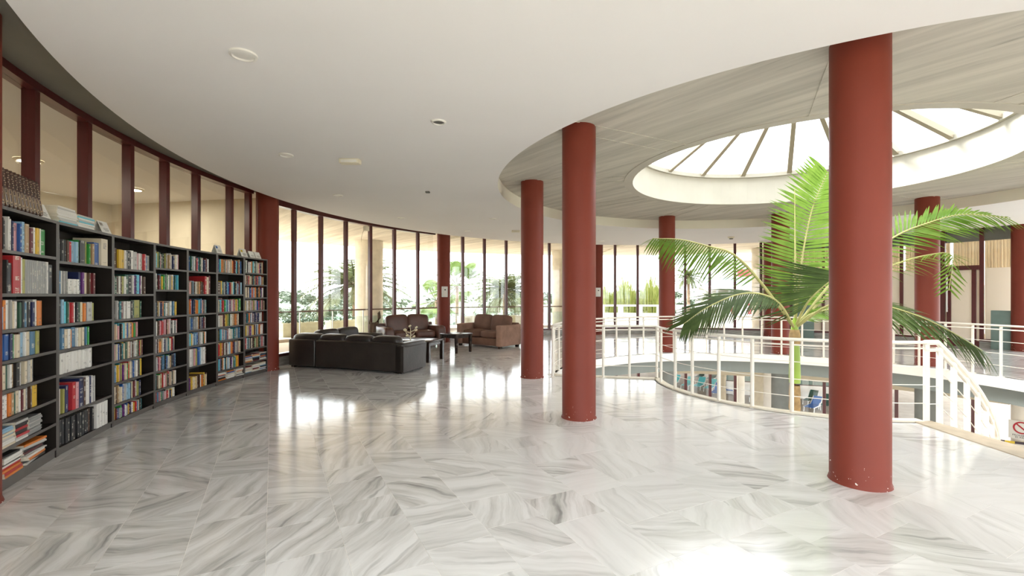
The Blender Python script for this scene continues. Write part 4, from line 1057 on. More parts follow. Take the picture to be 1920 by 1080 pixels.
# ------------------------------------------------------------------ indoor palm
PC = Vector((4.555, 7.46, .92))
LEAFN = [0]
def bez(pts, n):
    # Catmull-Rom through points
    pts = [Vector(p) for p in pts]; out = []
    ext = [pts[0] * 2 - pts[1]] + pts + [pts[-1] * 2 - pts[-2]]
    segs = len(pts) - 1
    for i in range(n + 1):
        t = i / n * segs; k_ = min(int(t), segs - 1); u_ = t - k_
        a, b_, c, d_ = ext[k_], ext[k_ + 1], ext[k_ + 2], ext[k_ + 3]
        out.append(0.5 * ((2 * b_) + (c - a) * u_ + (2 * a - 5 * b_ + 4 * c - d_) * u_ ** 2 + (3 * b_ - a - 3 * c + d_) * u_ ** 3))
    return out
def leaflet_shape(droop, w=.04, fold=.25, n=4):
    vs = []; fs = []
    for i in range(n + 1):
        t = i / n; wd = w * (0.45 + 1.3 * t if t < .3 else 0.84 * (1 - ((t - .3) / .7) ** 1.6) + .02) * .5
        z = -droop * t * t; x = t * (1 - .25 * droop * t)
        vs += [(x, -wd, z + wd * fold), (x, 0, z), (x, wd, z + wd * fold)]
    for i in range(n):
        b_ = i * 3
        fs += [(b_, b_ + 3, b_ + 4, b_ + 1), (b_ + 1, b_ + 4, b_ + 5, b_ + 2)]
    return vs, fs
SHAPES = [leaflet_shape(d) for d in (.02, .10, .24, .45)]
MESHC = {}
def leaf_mesh(si, m):
    if (si, m.name) not in MESHC:
        q = MB(); q.add(*SHAPES[si], 0, True); MESHC[(si, m.name)] = q.mesh('leaflet', m)
    return MESHC[(si, m.name)]
def frond(parent, ctrl, nleaf, lmax, m, single, up=Vector((0, 0, 1)), hang=.15, sweep=.55, shape=1, r0=.022, start=.12, wscale=1.0, rnd=random.Random(3), rmat=None, joined=None, tipk=.45, mi=0, one_side=False):
    pts = bez(ctrl, 40); off = Vector(parent.location)
    q = MB(); q.tube([p - off for p in pts[::2]], [r0 * (1 - .85 * i / 20) for i in range(21)], 6)
    rc = q.build('frond', rmat or M['rachis'], parent)
    ml = rest if joined is None else joined; mi = 1 if m.name.startswith('dark') else 0
    for i in range(nleaf):
        t = start + (1 - start) * (i + .5) / nleaf; k_ = min(39, int(t * 40)); u_ = t * 40 - k_
        p = pts[k_].lerp(pts[k_ + 1], u_); tan = (pts[k_ + 1] - pts[max(0, k_ - 1)]).normalized()
        n = (up - tan * up.dot(tan)).normalized(); sd = tan.cross(n)
        ln = lmax * (.55 + .45 * min(1, (t - start) / .18)) * (1 - (1 - tipk) * max(0, (t - .55) / .45) ** 1.3)
        sw = sweep + .55 * t * t
        for s in (-1, 1):
            hg = hang + rnd.uniform(-.05, .05)
            dx = (sd * s * cos(hg) - n * sin(hg) + tan * (sw + rnd.uniform(-.04, .04))).normalized()
            if one_side and dx.x > 0.1: continue
            zz = (n - dx * n.dot(dx)).normalized(); yy = zz.cross(dx)
            l_ = ln * rnd.uniform(.93, 1.05); wv = wscale * .9
            m4 = Matrix((( dx.x * l_, yy.x * wv, zz.x * l_, p.x - off.x), (dx.y * l_, yy.y * wv, zz.y * l_, p.y - off.y), (dx.z * l_, yy.z * wv, zz.z * l_, p.z - off.z), (0, 0, 0, 1)))
            si = min(3, max(0, shape + rnd.choice([0, 0, 1])))
            if single and LEAFN[0] < 296:
                o = obj('leaflet', leaf_mesh(si, m), rc); o.matrix_local = m4; LEAFN[0] += 1
            else:
                ml.add(*SHAPES[si], mi, True, m4)
    return rc, ml
pr = empty('indoor_palm', (PC.x, PC.y, ZL)); tag(pr, 'tall indoor palm rising from the lower floor through the stair well', 'palm'); off = Vector(pr.location)
q = MB(); hgt = PC.z - .9 - ZL
prof = []
nr_ = 26
for i in range(nr_):
    z0 = hgt * i / nr_; z1 = hgt * (i + .8) / nr_; r_ = .105 - .03 * i / nr_
    prof += [(r_ + .008, z0), (r_, z1)]
q.lathe(prof, 16); q.build('trunk', M['trunk'], pr)
q = MB(); q.lathe([(.080, hgt), (.085, hgt + .1), (.075, hgt + .5), (.062, hgt + .75), (.05, hgt + .95), (.02, hgt + 1.05)], 16); q.build('crownshaft', M['shaft'], pr)
q = MB(); q.lathe([(.072, hgt + .62), (.085, hgt + .70), (.080, hgt + .78), (.066, hgt + .86)], 12); q.build('fibre_collar', M['trunk'], pr)
rest = MB()
S = PC + Vector((0, 0, -.02))
Y0 = PC.y
up_f = Vector((-.1, -1, .1)).normalized()
# 1 upright frond
frond(pr, [S, at(1497, 540, Y0), at(1508, 460, Y0), at(1525, 385, Y0 - .1), at(1552, 322, Y0 - .3)], 46, .70, M['leaf'], True, up=up_f, hang=.05, sweep=.10, shape=1, start=.14, wscale=1.6, tipk=.6)
# 2 long left frond arching
frond(pr, [S, at(1425, 528, Y0 - .3), at(1375, 477, Y0 - .5), at(1325, 461, Y0 - .6), at(1275, 449, Y0 - .7), at(1224, 447, Y0 - .8)], 44, .70, M['leaf'], True, up=Vector((.1, -.45, 1)), hang=.75, sweep=.55, shape=2, start=.22, r0=.026)
# 3 left drooping frond, toward the camera
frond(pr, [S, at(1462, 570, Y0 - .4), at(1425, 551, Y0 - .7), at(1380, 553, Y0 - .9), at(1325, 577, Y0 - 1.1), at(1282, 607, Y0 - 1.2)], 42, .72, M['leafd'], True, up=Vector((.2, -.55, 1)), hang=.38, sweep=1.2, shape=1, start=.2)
# 6 upper right frond
frond(pr, [S, at(1570, 520, Y0 - .1), at(1672, 447, Y0 - .2), at(1740, 418, Y0 - .3), at(1805, 402, Y0 - .4), at(1888, 408, Y0 - .5)], 40, .66, M['leaf'], True, up=Vector((-.1, -.7, .8)), hang=.2, sweep=.7, wscale=1.3, shape=1, start=.25)
# 8 lower right frond
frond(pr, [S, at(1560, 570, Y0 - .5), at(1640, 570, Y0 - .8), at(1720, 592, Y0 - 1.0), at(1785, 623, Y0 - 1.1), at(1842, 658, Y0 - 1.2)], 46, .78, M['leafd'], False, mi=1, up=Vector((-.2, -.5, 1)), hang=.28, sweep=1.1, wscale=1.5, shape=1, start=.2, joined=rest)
# 7 middle right frond with hanging tip
frond(pr, [S, at(1570, 540, Y0 + .1), at(1672, 498, Y0 + .3), at(1740, 478, Y0 + .4), at(1785, 480, Y0 + .45), at(1779, 545, Y0 + .45)], 30, .55, M['leaf'], False, up=Vector((0, -.2, 1)), hang=.25, sweep=.45, shape=1, start=.25, joined=rest)
# 4 frond rising to the right, its long leaflets hanging back to the left and down
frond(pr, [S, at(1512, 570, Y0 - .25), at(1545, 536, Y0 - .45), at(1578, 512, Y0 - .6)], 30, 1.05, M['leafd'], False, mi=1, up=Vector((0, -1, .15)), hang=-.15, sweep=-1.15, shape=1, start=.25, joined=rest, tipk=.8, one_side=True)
# 5 short right frond, low
frond(pr, [S, at(1515, 592, Y0 - .1), at(1545, 582, Y0 - .15), at(1600, 575, Y0 - .2), at(1650, 585, Y0 - .2)], 24, .42, M['leaf'], False, up=Vector((0, -.4, 1)), hang=.2, sweep=.5, shape=1, start=.15, joined=rest)
# 9 inner frond toward upper right behind the column
frond(pr, [S, at(1518, 560, Y0 + .1), at(1550, 520, Y0 + .2), at(1590, 480, Y0 + .25), at(1630, 470, Y0 + .3)], 26, .5, M['leaf'], False, up=Vector((-.2, -.6, 1)), hang=.2, sweep=.5, shape=1, start=.2, joined=rest)
o = rest.build('leaflets', [M['leaf'], M['leafd']], pr); o['kind'] = 'stuff'
q = MB(); q.tube([S - off, at(1491, 480, Y0 - .05) - off, at(1490, 352, Y0 - .1) - off], [.016, .012, .004], 6); q.build('spear_leaf', M['rachis'], pr)

# ------------------------------------------------------------------ room behind the bookcase windows
rm = MB()
rm.band(13.5, 168.9, 214, [(0, -0.01), (0, 3.5), (0.1, 3.5), (0.1, -0.01)], step=3)
for a in (169.0, 213.5):
    radial_box(rm, a, 11.6, .1, 3.8, -0.01, 3.5)
struct(rm.build('wall_back_room', M['beige']))
q = MB(); annulus(q, 9.60, 13.5, 3.38, 169, 214, up=False); struct(q.build('ceiling_back_room', M['ceiling']))
q = MB(); annulus(q, 9.75, 13.5, -0.004, 169, 214); struct(q.build('floor_back_room', M['tan']))
glow = bpy.data.materials.new('fill_lamp_glow'); glow.use_nodes = True
b__ = glow.node_tree.nodes['Principled BSDF']; b__.inputs['Emission Color'].default_value = (1, .86, .66, 1); b__.inputs['Emission Strength'].default_value = 3
for i, a in enumerate((202, 193, 184, 175)):  # lamps added to brighten the room seen through the bookcase glass
    p = P(a, 11.6, 3.379); root = empty('room_fill_lamp', p)
    tag(root, 'added glowing fill lamp in the beige room behind the bookcases, %s from the near end' % ordn[i], 'ceiling light', 'lamps added in the room behind the bookcases')
    q = MB(); q.lathe([(.16, 0), (.16, -.02), (.12, -.03)], 24); q.build('ring', M['cream'], root)
    q = MB(); q.lathe([(0, -.028), (.12, -.028)], 24); q.build('diffuser', glow, root)
    ld = bpy.data.lights.new('lamp', 'AREA'); ld.shape = 'DISK'; ld.size = .24; ld.energy = 6.5; ld.color = (1, .90, .74)
    lo = bpy.data.objects.new('lamp', ld); link(lo, root); lo.location = (0, 0, -.05)

# ------------------------------------------------------------------ rooms behind the right-hand glazing
ct = 0
for (a0, a1) in ((62.0, 54.5), (54.3, 42.7), (42.2, 36.4), (36.1, 32.6), (32.4, 28.4)):
    q = MB(); n = int(abs(a1 - a0) * 9); vs = []; fs = []
    for i in range(n + 1):
        a = a0 + (a1 - a0) * i / n; r = 10.05 + .035 * sin(i * 1.9) + .015 * sin(i * .7)
        vs += [P(a, r, .2), P(a, r, 2.96), P(a, r + .006, 2.96), P(a, r + .006, .2)]
    for i in range(n):
        for k_ in range(4): fs.append((i * 4 + k_, (i + 1) * 4 + k_, (i + 1) * 4 + (k_ + 1) % 4, i * 4 + (k_ + 1) % 4))
    q.add(vs, fs, 0, True); o = q.build('curtain', M['curtain'])
    tag(o, 'tan gathered curtain behind the glass ' + ['left of the door, beside the wall column', 'left of the door, between two red frames', 'behind the left half of the glazed door', 'behind the right half of the glazed door', 'right of the glazed door'][ct], 'curtain', 'curtains in the rooms on the right'); ct += 1
for i, (a, lab, w2, h2) in enumerate(((45.6, 'green board standing behind the glass left of the door', .5, 1.25), (29.55, 'green board standing behind the glass right of the door', .44, 1.02), (57.5, 'green board standing behind the glass near the palm crown', .6, 1.2))):
    q = MB(); q.rbox((0, 0, h2 / 2), (.04, w2, h2), .01); o = q.build('green_board', M['greenboard'], loc=P(a, RF - .20, 0), rz=R(a)); tag(o, lab.replace('behind the glass', 'against the glass'), 'board')
q = MB(); q.band(9.80, 26, 63, [(0, 2.92), (0, ZS), (.12, ZS), (.12, 2.92)], step=3); struct(q.build('wall_bulkhead', M['soffit']))
q = MB(); annulus(q, 9.75, 12.5, -0.004, 24, 63, 3); struct(q.build('floor_right_room', M['tan']))

# ------------------------------------------------------------------ terrace, canopy, outside columns
q = MB(); annulus(q, 9.7, 16.2, -0.01, 63, 168.8); struct(q.build('floor_terrace', M['terrace']))
q = MB(); q.band(16.2, 24, 168.8, [(-.25, -.45), (-.25, -.012), (0, -.012), (0, -.45)], step=2); struct(q.build('trim_terrace', M['concrete']))
q = MB(); q.band(0, 26, 171, [(9.9, ZS + .02), (16.3, ZS + .02), (16.3, ZS + .42), (9.9, ZS + .42)], step=2); can = struct(q.build('ceiling_canopy', M['canopy']))
for i in range(3):
    q = MB(); radial_box(q, 127.0 - 36 * i, 13.1, .25, 6.0, ZS - .02, ZS + .02); q.build('formwork_seam', M['canopy'], can)
def ray(px, r):
    t = (px - 960) / F; A = t * t + 1; B = -2 * (t * CX + CY); C_ = CX * CX + CY * CY - r * r
    Y = (-B + math.sqrt(B * B - 4 * A * C_)) / (2 * A); return Vector((t * Y, Y, 0))
for i, lab in enumerate(('broad round concrete column on the terrace outside the sofa windows', 'round concrete column on the terrace behind the inner column near the landing', 'round concrete column on the terrace behind the palm')):
    q = MB(); q.lathe([(.5, ZL), (.5, ZS - .62), (.505, ZS - .60), (.505, ZS + .015)], 40)
    tag(q.build('concrete_column', M['concrete'], loc=(ray(692, 14.0) if i == 0 else P(135.4 - 36 * i, 14.0, 0))), lab, 'column', kind='thing')
RB = 13.3
bl = empty('glass_balustrade', P(130, RB, 0)); tag(bl, 'glass balustrade with dark brown handrail on the terrace', 'balustrade'); off = Vector(bl.location)
q = MB(); q.tube([p - off for p in arc(RB, 93, 168, .905)], .028, 6); q.build('handrail', M['brown'], bl)
q = MB(); q.band(RB, 93, 168, [(-.06, -.01), (-.06, .08), (.06, .08), (.06, -.01)], step=2); o = q.build('kerb', M['terrace'], bl); o.location = -off
a = 93
while a < 168:
    q = MB(); q.band(RB, a + .15, a + 4.85, [(0, .08), (0, .68), (.01, .68), (.01, .08)], step=5); o = q.build('glass_panel', M['balglass'], bl); o.location = -off
    q = MB(); q.tube([P(a, RB, .0) - off, P(a, RB, .89) - off], .02, 6); q.build('post', M['steel'], bl)
    a += 5
vr = random.Random(21)
def clump(q, c, rad, n, ls, mi=0, flat=1.0):
    for _ in range(n):
        d = Vector((vr.gauss(0, 1), vr.gauss(0, 1), vr.gauss(0, 1))).normalized(); rr = rad * vr.uniform(.6, 1.0)
        p = Vector(c) + Vector((d.x * rr, d.y * rr, d.z * rr * flat)); a = Vector((vr.gauss(0, 1), vr.gauss(0, 1), vr.gauss(0, .6))).normalized() * ls
        b_ = d.cross(a).normalized() * ls * .55 if d.cross(a).length > 1e-4 else Vector((ls, 0, 0))
        q.add([p - a, p + b_, p + a, p - b_], [(0, 1, 2, 3)], mi)
for i, (px, w2, lab) in enumerate(((538, .55, 'small square'), (572, .95, 'pale oblong'), (645, 1.25, 'long'), (765, 1.3, 'second long'), (888, 1.4, 'third long'), (955, 1.2, 'far'))):
    p = ray(px, 15.0); ang = atan2(p.y - CY, p.x - CX) + pi / 2
    root = empty('planter', p, ang)
    tag(root, ['small square concrete planter at the left end of the terrace', 'pale oblong concrete planter next to the small square planter', 'long concrete planter left of the broad concrete column', 'concrete planter behind the leather sofa window', 'concrete planter under the fan palm, behind the sofa corner', 'concrete planter under the date palm behind the suede sofa'][i], 'planter')
    q = MB(); d_ = .5; h_ = .46
    q.add([(-w2 / 2, -.25, 0), (w2 / 2, -.25, 0), (w2 / 2, .25, 0), (-w2 / 2, .25, 0), (-w2 / 2, -.25, h_), (w2 / 2, -.25, h_), (w2 / 2, .25, h_), (-w2 / 2, .25, h_),
           (-w2 / 2 + .05, -.2, h_), (w2 / 2 - .05, -.2, h_), (w2 / 2 - .05, .2, h_), (-w2 / 2 + .05, .2, h_), (-w2 / 2 + .05, -.2, h_ - .08), (w2 / 2 - .05, -.2, h_ - .08), (w2 / 2 - .05, .2, h_ - .08), (-w2 / 2 + .05, .2, h_ - .08)],
          [(0, 3, 2, 1), (0, 1, 5, 4), (1, 2, 6, 5), (2, 3, 7, 6), (3, 0, 4, 7), (4, 5, 9, 8), (5, 6, 10, 9), (6, 7, 11, 10), (7, 4, 8, 11), (8, 9, 13, 12), (9, 10, 14, 13), (10, 11, 15, 14), (11, 8, 12, 15), (12, 13, 14, 15)])
    q.build('box', M['planter'], root)
    q = MB()
    for kx in range(int(3 + w2 * 4)): clump(q, (vr.uniform(-w2 * .4, w2 * .4), vr.uniform(-.12, .12), h_ + vr.uniform(0, .06)), .10, 18, .035)
    q.build('plants', M['tree'], root)

# ------------------------------------------------------------------ lower floor, pool terrace
q = MB(); annulus(q, 0.0, 9.6, ZL, 0, 360, 6); struct(q.build('floor_lower', M['base']))
q = MB(); annulus(q, 9.6, 46, ZL - .01, 0, 360, 6); struct(q.build('floor_pool_terrace', M['paving']))
def lounger_proto(key):
    root = empty('sun_lounger', (0, 0, 0))
    q = MB()
    for s in (-1, 1):
        q.tube([(-.60, .30 * s, .30), (.55, .30 * s, .32)], .03, 6)
        q.tube([(.52, .28 * s, .33), (1.02, .28 * s, .80)], .025, 6)
        q.tube([(.15, .32 * s, .32), (.30, .34 * s, .50), (.62, .34 * s, .50)], .022, 6)
    q.build('frame', M['plastic'], root)
    for x in (-.5, .45):
        for s in (-1, 1):
            q = MB(); q.tube([(x, .30 * s, .30), (x + (.10 if x > 0 else -.08), .30 * s, 0)], .026, 6); q.build('leg', M['plastic'], root)
    q = MB(); q.add([(-.62, -.28, .31), (.53, -.28, .34), (.53, .28, .34), (-.62, .28, .31), (-.62, -.28, .325), (.53, -.28, .355), (.53, .28, .355), (-.62, .28, .325)], [(0, 3, 2, 1), (4, 5, 6, 7), (0, 1, 5, 4), (1, 2, 6, 5), (2, 3, 7, 6), (3, 0, 4, 7)]); q.build('seat_sling', M[key], root)
    q = MB(); q.add([(.53, -.27, .34), (.53, .27, .34), (1.04, .25, .82), (1.04, -.25, .82), (.515, -.27, .35), (.515, .27, .35), (1.025, .25, .83), (1.025, -.25, .83)], [(0, 1, 2, 3), (7, 6, 5, 4), (0, 4, 5, 1), (1, 5, 6, 2), (2, 6, 7, 3), (3, 7, 4, 0)]); q.build('back_sling', M[key], root)
    return root
protos = {}
LG = [('turq', 1262, 724, 58), ('turq', 1288, 728, 58), ('turq', 1310, 729, 58), ('turq', 1331, 733, 58),
      ('green', 1312, 712, 55), ('green', 1334, 715, 55), ('green', 1400, 730, 50), ('green', 1368, 721, 62),
      ('blue', 1343, 742, 62), ('blue', 1366, 737, 75), ('blue', 1417, 752, 60), ('green', 1519, 757, 50), ('blue', 1523, 770, 46), ('green', 1549, 766, 50)]
CN = {'turq': 'turquoise', 'green': 'dark green', 'blue': 'blue'}
LL = ['turquoise sun lounger beside the grey column, leftmost below the slab', 'turquoise sun lounger, second from the grey lower column', 'turquoise sun lounger, third from the grey lower column', 'turquoise sun lounger next to the white lower post',
      'dark green sun lounger in the back row behind the turquoise ones, on the left', 'dark green sun lounger in the back row behind the turquoise ones, on the right', 'dark green sun lounger right of the square white post', 'dark green sun lounger behind the two white posts',
      'blue sun lounger just left of the round white post', 'blue sun lounger between the two white posts', 'blue sun lounger partly behind the dark red glazing bar', 'dark green sun lounger right of the palm trunk, by the white wall', 'bright blue sun lounger right of the palm trunk, in front', 'dark green sun lounger farthest right, beside the bright blue one']
for i, (ky, px, py, an) in enumerate(LG):
    Y = F * (EYE - ZL) / (py - HY); p = Vector(((px - 960) / F * Y, Y, ZL))
    if ky not in protos: protos[ky] = o = lounger_proto(ky)
    else: o = dup(protos[ky])
    o.location = p; o.rotation_euler = (0, 0, R(an - 8)); o.scale = (.86, .86, .86); tag(o, LL[i], 'sun lounger', 'sun loungers on the pool terrace')
for px, r_, lab in ((1353.5, .17, 'round beige post on the pool terrace below the slab edge'), (1386.5, .17, 'square white post on the pool terrace below the slab edge')):
    Y = 21.0; q = MB()
    if r_ and 'round' in lab: q.lathe([(r_, 0), (r_, -1.72 - ZL), (0, -1.72 - ZL)], 20)
    else: q.rbox((0, 0, (-1.72 - ZL) / 2), (.32, .32, -1.72 - ZL), .01)
    tag(q.build('terrace_post', M['concrete'] if 'beige' in lab else M['whitew'], loc=((px - 960) / F * Y, Y, ZL)), lab, 'post')
pw = empty('pool_wall', (18.6, 29.5, ZL), R(-20)); tag(pw, 'white pool wall with teal glazed band above, right of the palm trunk', 'wall', kind='thing')
q = MB(); q.box((0, 0, .42), (9, .2, .84)); q.build('wall_base', M['whitew'], pw)
for i in range(9):
    q = MB(); q.box((-4 + i, 0, 1.32), (.97, .03, .92)); q.build('glass_panel', M['greenboard'], pw)
q = MB(); q.box((0, -.02, .86), (9, .1, .06)); q.build('rail', M['brown'], pw)
# no-entry sign with barrier tape on the lower column
sc_ = P(PH - 216, RCOL, 0); sd_ = Vector((-.75, -.66, 0)).normalized(); sp_ = sc_ + sd_ * (RAD + .02); an = atan2(sd_.y, sd_.x) + pi / 2
sp_ = sp_ + sd_ * .02
sg = empty('no_entry_sign', (sp_.x, sp_.y, -2.20), an); tag(sg, 'white no entry sign reading PROHIBIDO EL PASO on the lower column', 'sign')
q = MB(); q.rbox((0, 0, .23), (.46, .014, .46), .02); q.build('board', M['plastic'], sg)
q = MB(); vs = []; fs = []
n = 40
for i in range(n):
    a = 2 * pi * i / n
    for rr, yy in ((.155, -.0085), (.155, -.011), (.120, -.011), (.120, -.0085)): vs.append((rr * cos(a), yy, .285 + rr * sin(a)))
for i in range(n):
    for k_ in range(4): fs.append((i * 4 + k_, ((i + 1) % n) * 4 + k_, ((i + 1) % n) * 4 + (k_ + 1) % 4, i * 4 + (k_ + 1) % 4))
q.add(vs, fs); q.box((0, 0, 0), (.26, .0026, .032), 0, Matrix.Translation((0, -.0098, .285)) @ Matrix.Rotation(R(45), 4, 'Y')); q.build('prohibition_ring', M['signred'], sg)
for txt, zz in (('PROHIBIDO', .068), ('EL PASO', .018)):
    cu = bpy.data.curves.new('lettering', 'FONT'); cu.body = txt; cu.size = .062; cu.align_x = 'CENTER'; cu.extrude = .0008; cu.resolution_u = 2
    to = bpy.data.objects.new('lettering_curve', cu); lm = bpy.data.meshes.new_from_object(to); bpy.data.objects.remove(to)
    lm.materials.clear(); lm.materials.append(M['signblack']); o = obj('lettering', lm, sg); o.location = (0, -.0092, zz); o.rotation_euler = (R(90), 0, 0)
tp = empty('barrier_tape', (sp_.x - .1, sp_.y - .05, -2.27)); tag(tp, 'yellow and black barrier tape stretched below the no entry sign', 'barrier tape')
tv = Vector((.83, -.55, 0)).normalized(); tn = Vector((tv.y, -tv.x, 0))
for i in range(-9, 10):
    q = MB(); c = tv * (i * .18) + Vector((0, 0, .0035 * i * i * .2 - .01)); q.box((0, 0, 0), (.181, .004, .06), 0, Matrix.Translation(c) @ Matrix.Rotation(atan2(tv.y, tv.x), 4, 'Z')); q.build('stripe', M['yellow'] if i % 2 else M['signblack'], tp)
for sgn in (-1, 1):
    q = MB(); c = tv * (1.68 * sgn); q.tube([c + Vector((0, 0, ZL + 2.27)), c + Vector((0, 0, .25))], .025, 8); q.lathe([(.16, 0), (.16, .02), (.03, .05)], 16, c=(c.x, c.y, ZL + 2.27)); q.build('stand', M['steel'], tp)

# ------------------------------------------------------------------ landscape
def hill_mesh():
    q = MB(); nx, ny = 110, 26; vs = []; fs = []
    prof = [(-2000, 10), (300, 10), (520, 6), (570, -2), (620, -6), (690, -4), (730, 12), (760, 20), (800, 20), (850, 16), (900, 14), (950, 8), (1000, 4), (1060, 3), (1130, 4), (1200, 12), (1230, 16), (1270, 8), (1330, 14), (1400, 18), (1600, 22), (2400, 20), (4000, 18)]
    def ridge(px):
        for (a, b), (c, d) in zip(prof[:-1], prof[1:]):
            if a <= px <= c: return b + (d - b) * (px - a) / (c - a)
        return 10
    hr = random.Random(3)
    for j in range(ny):
        Y = 70 * (6.5 ** (j / (ny - 1)))
        for i in range(nx):
            px = -400 + 3000 * i / (nx - 1); X = (px - 960) / F * Y
            full = EYE + (ridge(px) - 6) * 300 / F * .95
            t = min(1, max(0, (Y - 70) / 190)); s_ = t * t * (3 - 2 * t)
            z = -5.5 + s_ * (full + 5.5) + hr.gauss(0, .35 + .5 * t) * (1 if 0 < j else 0)
            vs.append((X, Y, z))
    for j in range(ny - 1):
        for i in range(nx - 1):
            a = j * nx + i; fs.append((a, a + 1, a + nx + 1, a + nx))
    q.add(vs, fs, 0, True); return q
h = hill_mesh().build('hill', M['hill']); h['kind'] = 'structure'
q = MB(); annulus(q, 45, 700, -5.4, 0, 360, 6); struct(q.build('ground', M['ground']))
q = MB()
for i in range(260):     # woods on the hillside
    px = vr.uniform(520, 1340); Y = vr.uniform(110, 230); X = (px - 960) / F * Y
    t = min(1, max(0, (Y - 70) / 190)); s_ = t * t * (3 - 2 * t)
    clump(q, (X, Y, -5.5 + s_ * 7.2 + vr.uniform(0, 1.0)), vr.uniform(1.6, 3.4), 26, .9, 0, .8)
o = q.build('woods', M['hillleaf'] if 'hillleaf' in M else M['tree']); o['kind'] = 'stuff'; o['label'] = 'pale woods covering the hillside beyond the terrace'; o['category'] = 'woods'
def tree(px, Y, base, top, w2, m, label, n=5, kind='tree'):
    X = (px - 960) / F * Y; root = empty(kind, (X, Y, base)); tag(root, label, kind if kind != 'tree' else 'tree', 'trees and bushes beyond the terrace')
    q = MB(); hgt = top - base
    for kx in range(n):
        clump(q, (vr.uniform(-w2 * .5, w2 * .5), vr.uniform(-w2 * .3, w2 * .3), hgt * vr.uniform(.45, .82)), w2 * vr.uniform(.40, .6), 150, .05 * w2 + .06, 0, .75)
    q.build('crown', m, root)
    q = MB(); q.tube([(0, 0, 0), (.05, 0, hgt * .35), (0, .05, hgt * .6)], [.12 + .02 * hgt, .10, .05], 6); q.build('trunk', M['otrunk'], root)
TR = [(528, 34, 1.1, 2.2), (548, 60, 1.4, 4.6), (575, 38, .6, 2.4), (604, 75, -.2, 3.6), (718, 52, -.2, 2.6), (742, 34, .0, 2.4), (775, 58, .6, 3.0), (806, 36, .4, 2.4),
      (846, 50, .4, 2.6), (880, 38, .1, 2.4), (912, 36, .5, 2.4), (942, 46, .2, 3.0), (972, 40, .4, 2.4), (1010, 36, 1.4, 2.6), (1030, 42, 2.2, 2.2), (1046, 56, 1.9, 2.0)]
near_txt = ['left end window', 'left end window', 'second window pane', 'second window pane', 'broad concrete column', 'pane right of the broad column', 'leather sofa', 'leather sofa', 'fan palm', 'fan palm', 'far date palm', 'far date palm', 'suede sofa', 'first inner column', 'first inner column', 'landing column']
adj = ['low', 'tall', 'rounded', 'far', 'small', 'bushy', 'wide', 'leafy', 'dull green', 'squat', 'ragged', 'distant', 'yellowish', 'spreading', 'upright', 'narrow']
for i, (px, Y, tz, w2) in enumerate(TR):
    tree(px, Y, -5.4 if Y > 45 else ZL, EYE - 1.55 + (tz - 1.45) * .40 - .05, w2 * .7, M['treey'] if i in (6, 9, 12) else M['tree'], '%s tree or bush beyond the terrace rail, near the %s' % (adj[i], near_txt[i]))
hl = ['at the left end of the terrace', 'below the small square planter', 'below the oblong planter', 'left of the broad concrete column', 'right of the broad concrete column', 'behind the leather sofa', 'left of the fan palm', 'right of the fan palm', 'behind the suede sofa', 'left of the first inner column']
for i, px in enumerate((536, 574, 612, 650, 735, 785, 838, 880, 925, 972)):   # clipped hedge below the terrace
    p = ray(px, 18.2); root = empty('hedge', (p.x, p.y, ZL), atan2(p.y - CY, p.x - CX) + pi / 2); tag(root, 'clipped green hedge plant below the terrace edge, ' + hl[i], 'hedge', 'hedge below the terrace edge')
    q = MB()
    for kx in range(8): clump(q, (vr.uniform(-.25, .25), vr.uniform(-.15, .15), vr.uniform(.4, 3.6)), .30, 70, .07)
    q.build('foliage', M['tree'], root)

# outdoor palms ------------------------------------------------------------
def simple_frond(parent, root_, az, elev, ln, droop, lmax, m, n=24, rm=None, name='frond'):
    pts = []
    for i in range(9):
        t = i / 8; el = elev - droop * t
        if i == 0: p = Vector(root_)
        else: p = pts[-1] + Vector((cos(az) * cos(el), sin(az) * cos(el), sin(el))) * (ln / 8)
        pts.append(p)
    q = MB(); q.tube(pts, [.03 * (1 - .8 * i / 8) + .004 for i in range(9)], 4, 1)
    for i in range(n):
        t = .15 + .85 * i / n; k_ = min(7, int(t * 8)); p = pts[k_].lerp(pts[k_ + 1], t * 8 - k_); tg = (pts[k_ + 1] - pts[k_]).normalized()
        nn = (Vector((0, 0, 1)) - tg * tg.z); nn = nn.normalized() if nn.length > 1e-3 else Vector((0, 1, 0)); sd = tg.cross(nn)
        l_ = lmax * (1 - .6 * max(0, t - .5) / .5) * vr.uniform(.85, 1.1)
        for s in (-1, 1):
            d = (sd * s + tg * .7 - nn * vr.uniform(-.15, .25)).normalized() * l_; w_ = tg * .032
            q.add([p - w_, p + w_, p + d * .6 + w_ * .8 + Vector((0, 0, -.02)), p + d + Vector((0, 0, -.12 * l_))], [(0, 1, 2), (0, 2, 3)], 0)
    q.build(name, [m, M['orachis']], parent)
def palm(px, Y, zc, base, ln, nf, label, trunk_r=.20, seed=1, m=None, e0=1.25):
    rr = random.Random(seed); X = (px - 960) / F * Y; root = empty('date_palm', (X, Y, base)); tag(root, label, 'palm', None)
    q = MB(); H_ = zc - base; prof = []
    for i in range(14): prof += [(trunk_r * 1.06, H_ * i / 14), (trunk_r * .94, H_ * (i + .85) / 14)]
    q.lathe(prof + [(trunk_r * 1.3, H_ - .15), (trunk_r * .6, H_ + .25), (0, H_ + .3)], 12); q.build('trunk', M['otrunk'], root)
    for i in range(nf):
        az = i * 2.39996 + rr.uniform(-.2, .2); u_ = (i + .5) / nf; el = e0 - 1.45 * u_
        simple_frond(root, (0, 0, H_), az, el, ln * rr.uniform(.88, 1.08), rr.uniform(.9, 1.35), ln * .23, m or M['oleaf'], 32)
    for i in range(5):
        simple_frond(root, (0, 0, H_ - .1), rr.uniform(0, 6.28), -.7, ln * .6, .7, ln * .13, M['dead'], 14, name='dry_frond')
